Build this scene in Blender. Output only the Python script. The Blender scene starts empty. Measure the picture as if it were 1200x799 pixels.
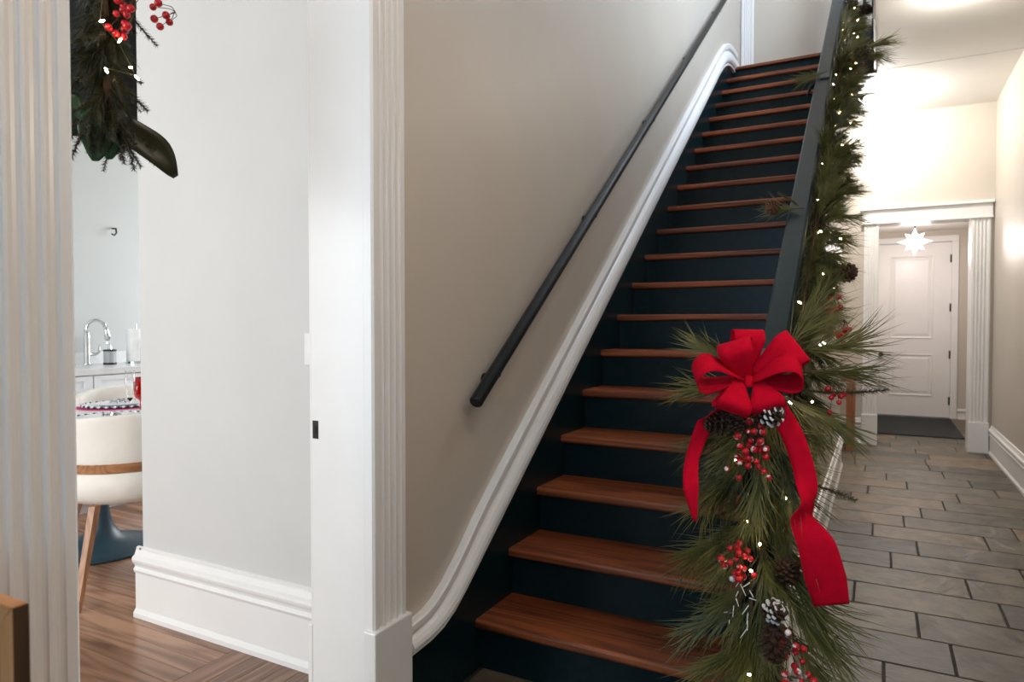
import bpy, math, random
from mathutils import Vector, Matrix, Quaternion
import numpy as np
random.seed(11)
R = random.Random(5)
PI = math.pi
scene = bpy.context.scene
col = scene.collection

# ------------------------------------------------------------------ camera
cam_d = bpy.data.cameras.new('camera'); cam = bpy.data.objects.new('camera', cam_d); col.objects.link(cam)
cam.location = (0, 0, 1.183)
cam.rotation_euler = (math.radians(90 - 1.42), 0, math.radians(28.2))
cam_d.sensor_width = 36; cam_d.lens = 24; cam_d.clip_start = 0.05
cam_d.dof.use_dof = True; cam_d.dof.focus_distance = 2.0; cam_d.dof.aperture_fstop = 5.0
scene.camera = cam

# ------------------------------------------------------------------ view, world, daylight
vs = scene.view_settings
vs.view_transform = 'Standard'; vs.look = 'None'; vs.gamma = 1.0; vs.use_curve_mapping = False
vs.exposure = 0.0
scene.cycles.use_denoising = True
scene.cycles.max_bounces = 8; scene.cycles.diffuse_bounces = 5; scene.cycles.glossy_bounces = 4
scene.cycles.sample_clamp_indirect = 6.0
w = bpy.data.worlds.new('world'); scene.world = w; w.use_nodes = True
w.node_tree.nodes['Background'].inputs[0].default_value = (0.75, 0.85, 1.0, 1)
w.node_tree.nodes['Background'].inputs[1].default_value = 1.0


def area(name, loc, target, sx, sy, power, color, spread=180):
    l = bpy.data.lights.new(name, 'AREA'); l.shape = 'RECTANGLE'; l.size = sx; l.size_y = sy
    l.energy = power; l.color = color; l.spread = math.radians(spread)
    o = bpy.data.objects.new(name, l); col.objects.link(o); o.location = loc
    d = Vector(target) - Vector(loc)
    o.rotation_euler = d.to_track_quat('-Z', 'Y').to_euler()
    return o


# daylight falling in through the windows the house has (all behind or beside the camera)
area('daylight_dining_front', (-3.1, -2.45, 1.6), (-3.1, 2, 1.3), 2.2, 1.9, 135, (0.93, 0.97, 1.0))
area('daylight_kitchen', (-3.6, 4.9, 1.7), (-3.6, 0, 1.2), 1.6, 1.3, 75, (0.95, 0.98, 1.0))
area('daylight_front_door', (-0.4, -2.95, 1.7), (-0.4, 2, 1.6), 1.4, 2.2, 30, (0.36, 0.70, 1.0))
area('daylight_upper_window', (0.86, 4.6, 5.0), (-1.2, 4.7, 3.2), 1.5, 1.5, 165, (0.66, 0.82, 1.0))

# ------------------------------------------------------------------ materials
M = {}


def nodes_mat(name):
    m = bpy.data.materials.new(name); m.use_nodes = True
    nt = m.node_tree; b = nt.nodes['Principled BSDF']
    M[name] = m
    return m, nt, b


def L(nt, a, b): nt.links.new(a, b)


def mat(name, c, rough=0.5, metal=0.0, var=0.06, scale=14.0, bump=0.0, bscale=60.0, sheen=0.0, emit=None, es=0.0, coat=0.0, spec=None):
    m, nt, b = nodes_mat(name)
    b.inputs['Roughness'].default_value = rough; b.inputs['Metallic'].default_value = metal
    g = nt.nodes.new('ShaderNodeNewGeometry')
    n = nt.nodes.new('ShaderNodeTexNoise'); n.inputs['Scale'].default_value = scale; n.inputs['Detail'].default_value = 3
    L(nt, g.outputs['Position'], n.inputs['Vector'])
    cr = nt.nodes.new('ShaderNodeValToRGB')
    cr.color_ramp.elements[0].position = 0.3; cr.color_ramp.elements[1].position = 0.7
    cr.color_ramp.elements[0].color = tuple(x * (1 - var) for x in c) + (1,)
    cr.color_ramp.elements[1].color = tuple(min(1, x * (1 + var)) for x in c) + (1,)
    L(nt, n.outputs['Fac'], cr.inputs['Fac']); L(nt, cr.outputs['Color'], b.inputs['Base Color'])
    if bump:
        n2 = nt.nodes.new('ShaderNodeTexNoise'); n2.inputs['Scale'].default_value = bscale; n2.inputs['Detail'].default_value = 2
        L(nt, g.outputs['Position'], n2.inputs['Vector'])
        bp = nt.nodes.new('ShaderNodeBump'); bp.inputs['Strength'].default_value = bump; bp.inputs['Distance'].default_value = 0.002
        L(nt, n2.outputs['Fac'], bp.inputs['Height']); L(nt, bp.outputs['Normal'], b.inputs['Normal'])
    if sheen: b.inputs['Sheen Weight'].default_value = sheen
    if coat: b.inputs['Coat Weight'].default_value = coat; b.inputs['Coat Roughness'].default_value = 0.15
    if spec is not None: b.inputs['Specular IOR Level'].default_value = spec
    if emit: b.inputs['Emission Color'].default_value = tuple(emit) + (1,); b.inputs['Emission Strength'].default_value = es
    return m


def wood(name, c1, c2, axis='X', rough=0.35, across=26.0, along=1.6, per_object=0.25, bump=0.15):
    """grain runs along `axis`; every object gets its own offset and tone"""
    m, nt, b = nodes_mat(name)
    g = nt.nodes.new('ShaderNodeNewGeometry'); oi = nt.nodes.new('ShaderNodeObjectInfo')
    mp = nt.nodes.new('ShaderNodeMapping')
    s = [across] * 3; s['XYZ'.index(axis)] = along
    mp.inputs['Scale'].default_value = s
    off = nt.nodes.new('ShaderNodeVectorMath'); off.operation = 'SCALE'; off.inputs[0].default_value = (31, 17, 23)
    L(nt, oi.outputs['Random'], off.inputs['Scale'])
    L(nt, g.outputs['Position'], mp.inputs['Vector'])
    ad = nt.nodes.new('ShaderNodeVectorMath'); ad.operation = 'ADD'
    L(nt, mp.outputs['Vector'], ad.inputs[0]); L(nt, off.outputs['Vector'], ad.inputs[1])
    n = nt.nodes.new('ShaderNodeTexNoise'); n.inputs['Scale'].default_value = 1.0; n.inputs['Detail'].default_value = 4; n.inputs['Distortion'].default_value = 0.6
    L(nt, ad.outputs['Vector'], n.inputs['Vector'])
    # cathedral rings: fold the noise
    mu = nt.nodes.new('ShaderNodeMath'); mu.operation = 'MULTIPLY'; mu.inputs[1].default_value = 9.0
    n3 = nt.nodes.new('ShaderNodeTexNoise'); n3.inputs['Scale'].default_value = 0.32; n3.inputs['Detail'].default_value = 1
    L(nt, ad.outputs['Vector'], n3.inputs['Vector']); L(nt, n3.outputs['Fac'], mu.inputs[0])
    pp = nt.nodes.new('ShaderNodeMath'); pp.operation = 'PINGPONG'; pp.inputs[1].default_value = 0.5
    L(nt, mu.outputs[0], pp.inputs[0])
    av = nt.nodes.new('ShaderNodeMath'); av.operation = 'ADD'
    L(nt, pp.outputs[0], av.inputs[0]); L(nt, n.outputs['Fac'], av.inputs[1])
    cr = nt.nodes.new('ShaderNodeValToRGB')
    cr.color_ramp.elements[0].position = 0.38; cr.color_ramp.elements[1].position = 0.95
    cr.color_ramp.elements[0].color = tuple(c2) + (1,); cr.color_ramp.elements[1].color = tuple(c1) + (1,)
    L(nt, av.outputs[0], cr.inputs['Fac'])
    hs = nt.nodes.new('ShaderNodeHueSaturation')
    mr = nt.nodes.new('ShaderNodeMapRange'); mr.inputs['To Min'].default_value = 1 - per_object; mr.inputs['To Max'].default_value = 1 + per_object
    L(nt, oi.outputs['Random'], mr.inputs['Value']); L(nt, mr.outputs['Result'], hs.inputs['Value'])
    L(nt, cr.outputs['Color'], hs.inputs['Color']); L(nt, hs.outputs['Color'], b.inputs['Base Color'])
    b.inputs['Roughness'].default_value = rough
    bp = nt.nodes.new('ShaderNodeBump'); bp.inputs['Strength'].default_value = bump; bp.inputs['Distance'].default_value = 0.001
    L(nt, n.outputs['Fac'], bp.inputs['Height']); L(nt, bp.outputs['Normal'], b.inputs['Normal'])
    return m


def slate(name):
    m, nt, b = nodes_mat(name)
    g = nt.nodes.new('ShaderNodeNewGeometry'); oi = nt.nodes.new('ShaderNodeObjectInfo')
    off = nt.nodes.new('ShaderNodeVectorMath'); off.operation = 'SCALE'; off.inputs[0].default_value = (11, 7, 5)
    L(nt, oi.outputs['Random'], off.inputs['Scale'])
    ad = nt.nodes.new('ShaderNodeVectorMath'); ad.operation = 'ADD'
    L(nt, g.outputs['Position'], ad.inputs[0]); L(nt, off.outputs['Vector'], ad.inputs[1])
    n = nt.nodes.new('ShaderNodeTexNoise'); n.inputs['Scale'].default_value = 7.0; n.inputs['Detail'].default_value = 8; n.inputs['Roughness'].default_value = 0.62; n.inputs['Distortion'].default_value = 0.7
    L(nt, ad.outputs['Vector'], n.inputs['Vector'])
    tone = nt.nodes.new('ShaderNodeValToRGB'); e = tone.color_ramp.elements
    e[0].position = 0.0; e[0].color = (0.0504, 0.0459, 0.0359, 1); e[1].position = 1.0; e[1].color = (0.1806, 0.1230, 0.0741, 1)
    for p, c in ((0.2, (0.0655, 0.0590, 0.0452)), (0.38, (0.1008, 0.0869, 0.0640)), (0.55, (0.0823, 0.0722, 0.0538)), (0.7, (0.1302, 0.1082, 0.0764)), (0.85, (0.0966, 0.0820, 0.0608)), (0.93, (0.1554, 0.1148, 0.0749))):
        k = e.new(p); k.color = c + (1,)
    L(nt, oi.outputs['Random'], tone.inputs['Fac'])
    cr = nt.nodes.new('ShaderNodeValToRGB'); cr.color_ramp.elements[0].position = 0.32; cr.color_ramp.elements[1].position = 0.72
    cr.color_ramp.elements[0].color = (0.50, 0.50, 0.50, 1); cr.color_ramp.elements[1].color = (1.50, 1.42, 1.28, 1)
    L(nt, n.outputs['Fac'], cr.inputs['Fac'])
    mx = nt.nodes.new('ShaderNodeMix'); mx.data_type = 'RGBA'; mx.blend_type = 'MULTIPLY'; mx.inputs['Factor'].default_value = 1
    L(nt, tone.outputs['Color'], mx.inputs['A']); L(nt, cr.outputs['Color'], mx.inputs['B']); L(nt, mx.outputs['Result'], b.inputs['Base Color'])
    # cleft relief
    v = nt.nodes.new('ShaderNodeTexNoise'); v.inputs['Scale'].default_value = 3.2; v.inputs['Detail'].default_value = 5; v.inputs['Distortion'].default_value = 0.7
    L(nt, ad.outputs['Vector'], v.inputs['Vector'])
    bp = nt.nodes.new('ShaderNodeBump'); bp.inputs['Strength'].default_value = 0.8; bp.inputs['Distance'].default_value = 0.03
    L(nt, v.outputs['Fac'], bp.inputs['Height']); L(nt, bp.outputs['Normal'], b.inputs['Normal'])
    b.inputs['Roughness'].default_value = 0.48
    return m


def needle(name, c1, c2):
    m, nt, b = nodes_mat(name)
    oi = nt.nodes.new('ShaderNodeObjectInfo'); g = nt.nodes.new('ShaderNodeNewGeometry')
    n = nt.nodes.new('ShaderNodeTexNoise'); n.inputs['Scale'].default_value = 45
    L(nt, g.outputs['Position'], n.inputs['Vector'])
    a = nt.nodes.new('ShaderNodeMath'); a.operation = 'ADD'; L(nt, oi.outputs['Random'], a.inputs[0]); L(nt, n.outputs['Fac'], a.inputs[1])
    cr = nt.nodes.new('ShaderNodeValToRGB'); cr.color_ramp.elements[0].position = 0.35; cr.color_ramp.elements[1].position = 1.25 / 1.3
    cr.color_ramp.elements[0].color = tuple(c1) + (1,); cr.color_ramp.elements[1].color = tuple(c2) + (1,)
    L(nt, a.outputs[0], cr.inputs['Fac']); L(nt, cr.outputs['Color'], b.inputs['Base Color'])
    b.inputs['Roughness'].default_value = 0.45
    return m


def snowy(name, c, snow, lo, hi):
    m, nt, b = nodes_mat(name)
    tc = nt.nodes.new('ShaderNodeNewGeometry'); n = nt.nodes.new('ShaderNodeTexNoise'); n.inputs['Scale'].default_value = 70
    L(nt, tc.outputs['Position'], n.inputs['Vector'])
    cr = nt.nodes.new('ShaderNodeValToRGB'); cr.color_ramp.elements[0].position = lo; cr.color_ramp.elements[1].position = hi
    cr.color_ramp.elements[0].color = tuple(c) + (1,); cr.color_ramp.elements[1].color = tuple(snow) + (1,)
    L(nt, n.outputs['Fac'], cr.inputs['Fac']); L(nt, cr.outputs['Color'], b.inputs['Base Color'])
    b.inputs['Roughness'].default_value = 0.32
    return m


def glass(name, c=(1, 1, 1), gl=0.10):
    """thin clear glass: light passes, a little is mirrored"""
    m = bpy.data.materials.new(name); m.use_nodes = True; nt = m.node_tree; M[name] = m
    for n in list(nt.nodes): nt.nodes.remove(n)
    o = nt.nodes.new('ShaderNodeOutputMaterial'); t = nt.nodes.new('ShaderNodeBsdfTransparent'); g = nt.nodes.new('ShaderNodeBsdfGlossy')
    t.inputs['Color'].default_value = tuple(c) + (1,); g.inputs['Roughness'].default_value = 0.05
    mx = nt.nodes.new('ShaderNodeMixShader'); fr = nt.nodes.new('ShaderNodeLayerWeight'); fr.inputs['Blend'].default_value = gl
    L(nt, fr.outputs['Facing'], mx.inputs['Fac']); L(nt, t.outputs[0], mx.inputs[1]); L(nt, g.outputs[0], mx.inputs[2]); L(nt, mx.outputs[0], o.inputs['Surface'])
    return m


mat('wall_paint', (0.55, 0.495, 0.425), 0.42, var=0.02, scale=3, bump=0.06, bscale=180)
mat('room_paint', (0.605, 0.605, 0.595), 0.55, var=0.02, scale=3, bump=0.05, bscale=180)
mat('kitchen_paint', (0.50, 0.52, 0.515), 0.55, var=0.02, scale=3)
mat('ceiling_paint', (0.74, 0.72, 0.68), 0.7, var=0.02, scale=3, bump=0.05, bscale=150)
mat('trim_white', (0.80, 0.79, 0.775), 0.30, var=0.015, scale=6)
mat('door_white', (0.80, 0.785, 0.77), 0.35, var=0.015, scale=6)
mat('dark_paint', (0.0028, 0.0120, 0.0150), 0.30, var=0.25, scale=30, bump=0.08, bscale=90, spec=0.26)
mat('rail_paint', (0.006, 0.018, 0.022), 0.32, var=0.2, scale=30, spec=0.3)
mat('black_metal', (0.006, 0.009, 0.010), 0.36, var=0.2, scale=40, spec=0.3)
mat('bronze', (0.02, 0.018, 0.016), 0.4, 0.6, var=0.2)
mat('brown_edge', (0.05, 0.028, 0.016), 0.5, var=0.3, scale=20)
wood('tread_wood', (0.290, 0.074, 0.019), (0.060, 0.012, 0.0035), 'X', 0.46, 30, 1.4, 0.18)
wood('floor_oak_x', (0.36, 0.20, 0.125), (0.17, 0.085, 0.048), 'X', 0.22, 30, 2.2, 0.28)
wood('floor_oak_y', (0.25, 0.135, 0.085), (0.115, 0.058, 0.036), 'Y', 0.24, 30, 2.2, 0.25)
wood('chair_wood', (0.40, 0.20, 0.09), (0.24, 0.10, 0.042), 'Z', 0.4, 30, 3, 0.1)
wood('band_wood', (0.40, 0.19, 0.085), (0.24, 0.10, 0.04), 'Y', 0.4, 30, 3, 0.1)
wood('console_wood', (0.36, 0.13, 0.055), (0.20, 0.06, 0.022), 'Z', 0.35, 24, 2.5, 0.1)
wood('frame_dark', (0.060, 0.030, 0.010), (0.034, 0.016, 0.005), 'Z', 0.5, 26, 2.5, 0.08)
wood('frame_wood', (0.66, 0.31, 0.12), (0.48, 0.20, 0.07), 'Z', 0.4, 26, 2.5, 0.08)
slate('slate')
mat('grout', (0.028, 0.022, 0.016), 0.8, var=0.3, scale=40)
mat('mat_fibre', (0.016, 0.019, 0.020), 0.95, var=0.4, scale=160, bump=0.8, bscale=400)
needle('pine_long', (0.020, 0.034, 0.008), (0.150, 0.148, 0.042))
needle('pine_fir', (0.014, 0.025, 0.009), (0.065, 0.066, 0.024))
mat('twig', (0.07, 0.038, 0.018), 0.8, var=0.3, scale=60)
mat('cone_brown', (0.055, 0.026, 0.013), 0.6, var=0.35, scale=120)
mat('cone_tan', (0.14, 0.066, 0.032), 0.6, var=0.35, scale=120)
mat('snow_tip', (0.75, 0.77, 0.78), 0.8, var=0.06, scale=80)
snowy('berry', (0.50, 0.006, 0.014), (0.85, 0.82, 0.82), 0.58, 0.64)
mat('berry_plain', (0.42, 0.006, 0.014), 0.28, var=0.25, scale=60)
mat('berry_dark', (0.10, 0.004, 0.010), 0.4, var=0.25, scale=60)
mat('velvet', (0.56, 0.002, 0.022), 0.9, var=0.08, scale=50, spec=0.1, bump=0.1, bscale=500)
mat('magnolia', (0.022, 0.022, 0.008), 0.36, var=0.35, scale=12, bump=0.2, bscale=40)
mat('leaf_green', (0.003, 0.035, 0.009), 0.4, var=0.4, scale=20)
mat('bulb', (1.0, 0.85, 0.5), 0.3, emit=(1.0, 0.74, 0.36), es=55.0)
mat('lamp_glow', (1, 1, 1), 0.4, emit=(1.0, 0.93, 0.80), es=16.0)
mat('star_glass', (1.0, 0.98, 0.96), 0.25, emit=(1.0, 0.94, 0.90), es=1.3)
mat('sconce_glow', (1, 1, 1), 0.4, emit=(1.0, 0.90, 0.78), es=6.0)
mat('quartz', (0.70, 0.71, 0.72), 0.25, var=0.05, scale=20)
mat('cabinet_white', (0.80, 0.82, 0.85), 0.35, var=0.02)
mat('chrome', (0.72, 0.75, 0.77), 0.14, 1.0, var=0.02)
mat('soap_grey', (0.36, 0.38, 0.39), 0.4)
mat('paper', (0.88, 0.88, 0.88), 0.9, bump=0.3, bscale=200)
mat('upholstery', (0.84, 0.81, 0.75), 0.75, var=0.03, bump=0.2, bscale=600)
mat('table_blue', (0.018, 0.050, 0.072), 0.42, var=0.1)
mat('table_top', (0.78, 0.78, 0.78), 0.25, var=0.02)
mat('plate_white', (0.80, 0.82, 0.85), 0.15, var=0.02)
mat('bead_navy', (0.03, 0.04, 0.10), 0.4)
mat('mat_pink', (0.55, 0.06, 0.20), 0.8, var=0.1)
mat('silver', (0.6, 0.61, 0.62), 0.25, 1.0)
glass('clear_glass'); glass('red_glass', (0.80, 0.05, 0.08), 0.2)
mat('shade_black', (0.004, 0.0045, 0.005), 0.9)
mat('switch_white', (0.80, 0.80, 0.80), 0.3)
mat('rug_pale', (0.62, 0.60, 0.57), 0.95, var=0.2, scale=60, bump=0.6, bscale=300)
mat('window_white', (0.8, 0.8, 0.8), 0.4)


# ------------------------------------------------------------------ helpers
class MB:
    def __init__(s): s.v = []; s.f = []; s.m = []

    def quad(s, ids, m=0): s.f.append(tuple(ids)); s.m.append(m)

    def box(s, x0, x1, y0, y1, z0, z1, m=0, ch=0.0):
        if x0 > x1: x0, x1 = x1, x0
        if y0 > y1: y0, y1 = y1, y0
        b = len(s.v)
        if ch:      # chamfer round the top
            s.v += [(x0, y0, z0), (x1, y0, z0), (x1, y1, z0), (x0, y1, z0), (x0, y0, z1 - ch), (x1, y0, z1 - ch), (x1, y1, z1 - ch), (x0, y1, z1 - ch),
                    (x0 + ch, y0 + ch, z1), (x1 - ch, y0 + ch, z1), (x1 - ch, y1 - ch, z1), (x0 + ch, y1 - ch, z1)]
            s.quad((b + 3, b + 2, b + 1, b), m); s.quad((b + 8, b + 9, b + 10, b + 11), m)
            for k in range(4):
                n = (k + 1) % 4
                s.quad((b + k, b + n, b + 4 + n, b + 4 + k), m); s.quad((b + 4 + k, b + 4 + n, b + 8 + n, b + 8 + k), m)
            return s
        s.v += [(x0, y0, z0), (x1, y0, z0), (x1, y1, z0), (x0, y1, z0), (x0, y0, z1), (x1, y0, z1), (x1, y1, z1), (x0, y1, z1)]
        for q in ((3, 2, 1, 0), (4, 5, 6, 7), (0, 1, 5, 4), (1, 2, 6, 5), (2, 3, 7, 6), (3, 0, 4, 7)): s.quad([b + i for i in q], m)
        return s

    def prism(s, pts0, pts1, m=0):
        """two matching outlines joined, capped"""
        b = len(s.v); n = len(pts0)
        s.v += [tuple(p) for p in pts0] + [tuple(p) for p in pts1]
        s.quad([b + i for i in range(n - 1, -1, -1)], m); s.quad([b + n + i for i in range(n)], m)
        for i in range(n):
            j = (i + 1) % n; s.quad((b + i, b + j, b + n + j, b + n + i), m)
        return s

    def rings(s, rings, m=0, cap=True, closed=True):
        b = len(s.v); n = len(rings[0])
        for r in rings: s.v += [tuple(p) for p in r]
        for k in range(len(rings) - 1):
            for i in range(n if closed else n - 1):
                j = (i + 1) % n
                s.quad((b + k * n + i, b + k * n + j, b + (k + 1) * n + j, b + (k + 1) * n + i), m)
        if cap:
            s.quad([b + i for i in range(n - 1, -1, -1)], m); s.quad([b + (len(rings) - 1) * n + i for i in range(n)], m)
        return s

    def tube(s, path, r, n=8, m=0):
        path = [Vector(p) for p in path]; rs = []
        up = None
        for k, p in enumerate(path):
            t = (path[min(k + 1, len(path) - 1)] - path[max(k - 1, 0)]).normalized()
            if up is None: up = t.orthogonal().normalized()
            up = (up - t * up.dot(t)).normalized(); sd = t.cross(up)
            rr = r[k] if isinstance(r, (list, tuple)) else r
            rs.append([p + (up * math.cos(2 * PI * i / n) + sd * math.sin(2 * PI * i / n)) * rr for i in range(n)])
        return s.rings(rs, m)

    def lathe(s, prof, c=(0, 0, 0), n=24, m=0, cap=True):
        return s.rings([[(c[0] + r * math.cos(2 * PI * i / n), c[1] + r * math.sin(2 * PI * i / n), c[2] + z) for i in range(n)] for r, z in prof], m, cap)

    def mesh(s, name, mats, smooth=False):
        me = bpy.data.meshes.new(name); me.from_pydata(s.v, [], s.f)
        for k in mats: me.materials.append(M[k])
        me.polygons.foreach_set('material_index', s.m)
        if smooth: me.polygons.foreach_set('use_smooth', [True] * len(s.f))
        me.update(); return me

    def build(s, name, mats, parent=None, smooth=False, bevel=0.0, local=False, seg=2):
        if isinstance(mats, str): mats = [mats]
        o = bpy.data.objects.new(name, s.mesh(name, mats, smooth)); col.objects.link(o)
        if parent is not None: attach(o, parent, local)
        if bevel:
            md = o.modifiers.new('bevel', 'BEVEL'); md.width = bevel; md.segments = seg; md.limit_method = 'ANGLE'; md.angle_limit = math.radians(40)
        return o


def attach(o, parent, local=False):
    o.parent = parent
    if not local:
        mats = []; p = parent
        mw = Matrix.Identity(4)
        while p is not None:
            mats.append(p.matrix_parent_inverse @ p.matrix_basis if p.parent else p.matrix_basis.copy()); p = p.parent
        for k in reversed(mats): mw = mw @ k
        o.matrix_parent_inverse = mw.inverted()


def tag(o, label, cat=None, group=None, kind=None):
    o['label'] = label
    if cat: o['category'] = cat
    if group: o['group'] = group
    if kind: o['kind'] = kind
    return o


def thing(name, loc, label, cat, group=None, rz=0.0):
    o = bpy.data.objects.new(name, None); col.objects.link(o); o.location = loc; o.rotation_euler = (0, 0, rz); o.empty_display_size = 0.1
    return tag(o, label, cat, group)


def struct(o, label, cat='structure'):
    return tag(o, label, cat, None, 'structure')


def inst(name, me, parent, loc, rot=None, scale=1.0):
    o = bpy.data.objects.new(name, me); col.objects.link(o)
    o.rotation_mode = 'QUATERNION'
    o.location = loc
    if rot is not None: o.rotation_quaternion = rot
    o.scale = (scale,) * 3 if not isinstance(scale, tuple) else scale
    attach(o, parent); return o


def aim(d, roll=0.0):
    return Vector(d).normalized().to_track_quat('Z', 'Y') @ Quaternion((0, 0, 1), roll)


# ------------------------------------------------------------------ measures
XS, XW = -1.2, -1.39           # stair wall faces
XR = 0.922                     # right wall
XU = -0.272                    # wall under the stair
G, H, Y1 = 0.2376, 0.176, 1.97  # going, rise, first nosing
CEIL, UP = 3.2, 3.52
YF = 7.56                      # end wall of the hall
SL = H / G


def nose(y): return H + SL * (y - Y1)


# ------------------------------------------------------------------ structure: floors
fl = MB(); fl.box(-1.39, 1.35, -3.0, 10.3, -0.12, -0.006)
floor = struct(fl.build('floor', 'grout'), 'grey brown slate tiled floor of the hall', 'floor')
# tiles
row_h, tile_l, gap = 0.2655, 0.543, 0.008
offs = {0: 0.03, 1: 0.248, 2: 0.151, 3: -0.08, 4: 0.369, 5: 0.07, 6: 0.196, 7: -0.014, 8: 0.149, 9: 0.25, 10: 0.39, 11: 0.492, 12: 0.198, 13: 0.07}
tile_cache = {}
for k in range(-6, 29):
    ya = 2.4375 + k * row_h; yb = ya + row_h
    if ya > 10.05: break
    xj = offs.get(k, R.uniform(-0.25, 0.25))
    for j in range(-5, 5):
        xa, xb = xj + j * tile_l, xj + (j + 1) * tile_l
        lo, hi = (-1.19, XR) if yb < 2.3 else ((XU, XR) if yb < 6.4 else ((-1.19, XR) if yb < 7.6 else (-0.6, 1.3)))
        xa, xb = max(xa, lo), min(xb, hi); 
        if xb - xa < 0.04: continue
        wx, wy = round(xb - xa - gap, 3), round(min(yb, 10.09) - ya - gap, 3)
        if (wx, wy) not in tile_cache:
            tile_cache[wx, wy] = MB().box(-wx / 2, wx / 2, -wy / 2, wy / 2, -0.008, 0, ch=0.0022).mesh('tile', ['slate'])
        o = bpy.data.objects.new('tile', tile_cache[wx, wy]); col.objects.link(o)
        o.location = ((xa + xb) / 2, ya + row_h / 2 if yb < 10.09 else (ya + 10.09) / 2, R.uniform(-0.0012, 0.0)); o.parent = floor

rf = MB(); rf.box(-4.9, -1.39, -2.6, 5.0, -0.12, -0.004)
floor_room = struct(rf.build('floor_dining', 'floor_oak_x'), 'brown oak plank floor of the dining room', 'floor')
pw = 0.075
cache = {}


def plank(x0, x1, y0, y1, m):
    key = (round(x1 - x0, 3), round(y1 - y0, 3), m)
    if key not in cache:
        a, b = key[0] / 2 - 0.0008, key[1] / 2 - 0.0008
        cache[key] = MB().box(-a, a, -b, b, -0.0035, 0, ch=0.0009).mesh('plank', [m])
    o = bpy.data.objects.new('plank', cache[key]); col.objects.link(o); o.location = ((x0 + x1) / 2, (y0 + y1) / 2, 0); o.parent = floor_room


for k in range(33):
    y0 = 0.9 + k * pw; off = (0, 0.9, 0.35, 1.2, 0.6)[k % 5]
    xs = [-4.9] + [x for x in (-4.9 + off + 1.35 * j for j in range(1, 4)) if x < -2.35] + [-2.045]
    for a, b in zip(xs, xs[1:]): plank(a, b, y0, y0 + pw, 'floor_oak_x')
for a, b in ((0.6, 1.71), (1.92, 3.3)):
    plank(-2.045, -1.945, a, b, 'floor_oak_y')
    for k in range(7): plank(-1.945 + k * pw, -1.945 + (k + 1) * pw, a, b, 'floor_oak_y')

# ------------------------------------------------------------------ structure: walls
def wall(name, mats, label, *boxes):
    m = MB()
    for b in boxes: m.box(*b)
    return struct(m.build(name, mats), label, 'wall')


DH = 2.35   # head of the dining doorway
wall('wall_stair', 'wall_paint', 'tall greige wall beside the staircase carrying the dark handrail',
     (XW, XS, 1.428, 6.9, 0, 6.3), (XW, XS, -3.0, 0.634, 0, 6.3), (XW, XS, 0.634, 1.428, DH + 0.02, 6.3))
wall('wall_right', 'wall_paint', 'long greige wall on the right of the hall',
     (XR, XR + 0.15, -3.0, YF, 0, 3.62), (XR, XR + 0.15, -3.0, 3.8, 3.62, 6.3), (XR, XR + 0.15, 5.4, 7.1, 3.62, 6.3), (XR, XR + 0.15, 3.8, 5.4, 3.62, 4.2), (XR, XR + 0.15, 3.8, 5.4, 5.8, 6.3))
wall('wall_back', 'wall_paint', 'pale wall at the end of the hall around the cased opening',
     (-1.42, -0.02, YF, YF + 0.2, 0, CEIL), (0.76, XR + 0.15, YF, YF + 0.2, 0, CEIL), (-0.02, 0.76, YF, YF + 0.2, 2.165, CEIL))
um = MB()     # wall under the stair, cut to the rake
ys = [1.99, 6.3]
um.prism([(XU, ys[0], 0), (XU, ys[1], 0), (XU, ys[1], CEIL), (XU, 6.2, CEIL), (XU, 1.99, nose(1.99) - 0.05)],
         [(XU - 0.02, ys[0], 0), (XU - 0.02, ys[1], 0), (XU - 0.02, ys[1], CEIL), (XU - 0.02, 6.2, CEIL), (XU - 0.02, 1.99, nose(1.99) - 0.05)])
um.box(-1.19, XU - 0.02, 6.22, 6.3, 0, CEIL)
struct(um.build('wall_understair', 'wall_paint'), 'greige wall under the open side of the staircase', 'wall')
wall('wall_front', 'wall_paint', 'front wall of the hall behind the camera with the glazed entrance',
     (XW, -1.15, -3.15, -3.0, 0, 6.3), (0.6, XR + 0.15, -3.15, -3.0, 0, 6.3), (-1.15, 0.6, -3.15, -3.0, 2.9, 6.3), (-1.15, 0.6, -3.15, -3.0, 0, 0.55))
wall('wall_landing', 'wall_paint', 'beige wall behind the upper landing at the head of the stairs', (XW, XR + 0.15, 6.9, 7.1, UP, 6.3))
wall('wall_dining', 'room_paint', 'pale grey white dining room wall seen through the doorway', (-2.61, XW, 1.71, 1.9, 0, CEIL))
wall('wall_dining_front', 'room_paint', 'front wall of the dining room with its window',
     (-4.9, -4.2, -2.75, -2.6, 0, CEIL), (-2.0, XW, -2.75, -2.6, 0, CEIL), (-4.2, -2.0, -2.75, -2.6, 0, 0.65), (-4.2, -2.0, -2.75, -2.6, 2.55, CEIL))
wall('wall_kitchen', 'kitchen_paint', 'cool grey kitchen wall behind the sink counter', (-5.05, -4.9, -2.75, 5.15, 0, CEIL))
wall('wall_kitchen_end', 'kitchen_paint', 'end wall of the kitchen with a window',
     (-4.9, -4.4, 5.0, 5.15, 0, CEIL), (-2.8, XW, 5.0, 5.15, 0, CEIL), (-4.4, -2.8, 5.0, 5.15, 0, 1.05), (-4.4, -2.8, 5.0, 5.15, 2.35, CEIL))
wall('wall_vestibule', 'wall_paint', 'walls of the small vestibule behind the end opening',
     (-0.75, -0.6, YF + 0.2, 10.1, 0, 2.36), (1.3, 1.45, YF + 0.2, 10.1, 0, 2.36), (-0.75, -0.03, 10.1, 10.2, 0, 2.36), (0.8, 1.45, 10.1, 10.2, 0, 2.36), (-0.03, 0.8, 10.1, 10.2, 2.215, 2.36))

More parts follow.
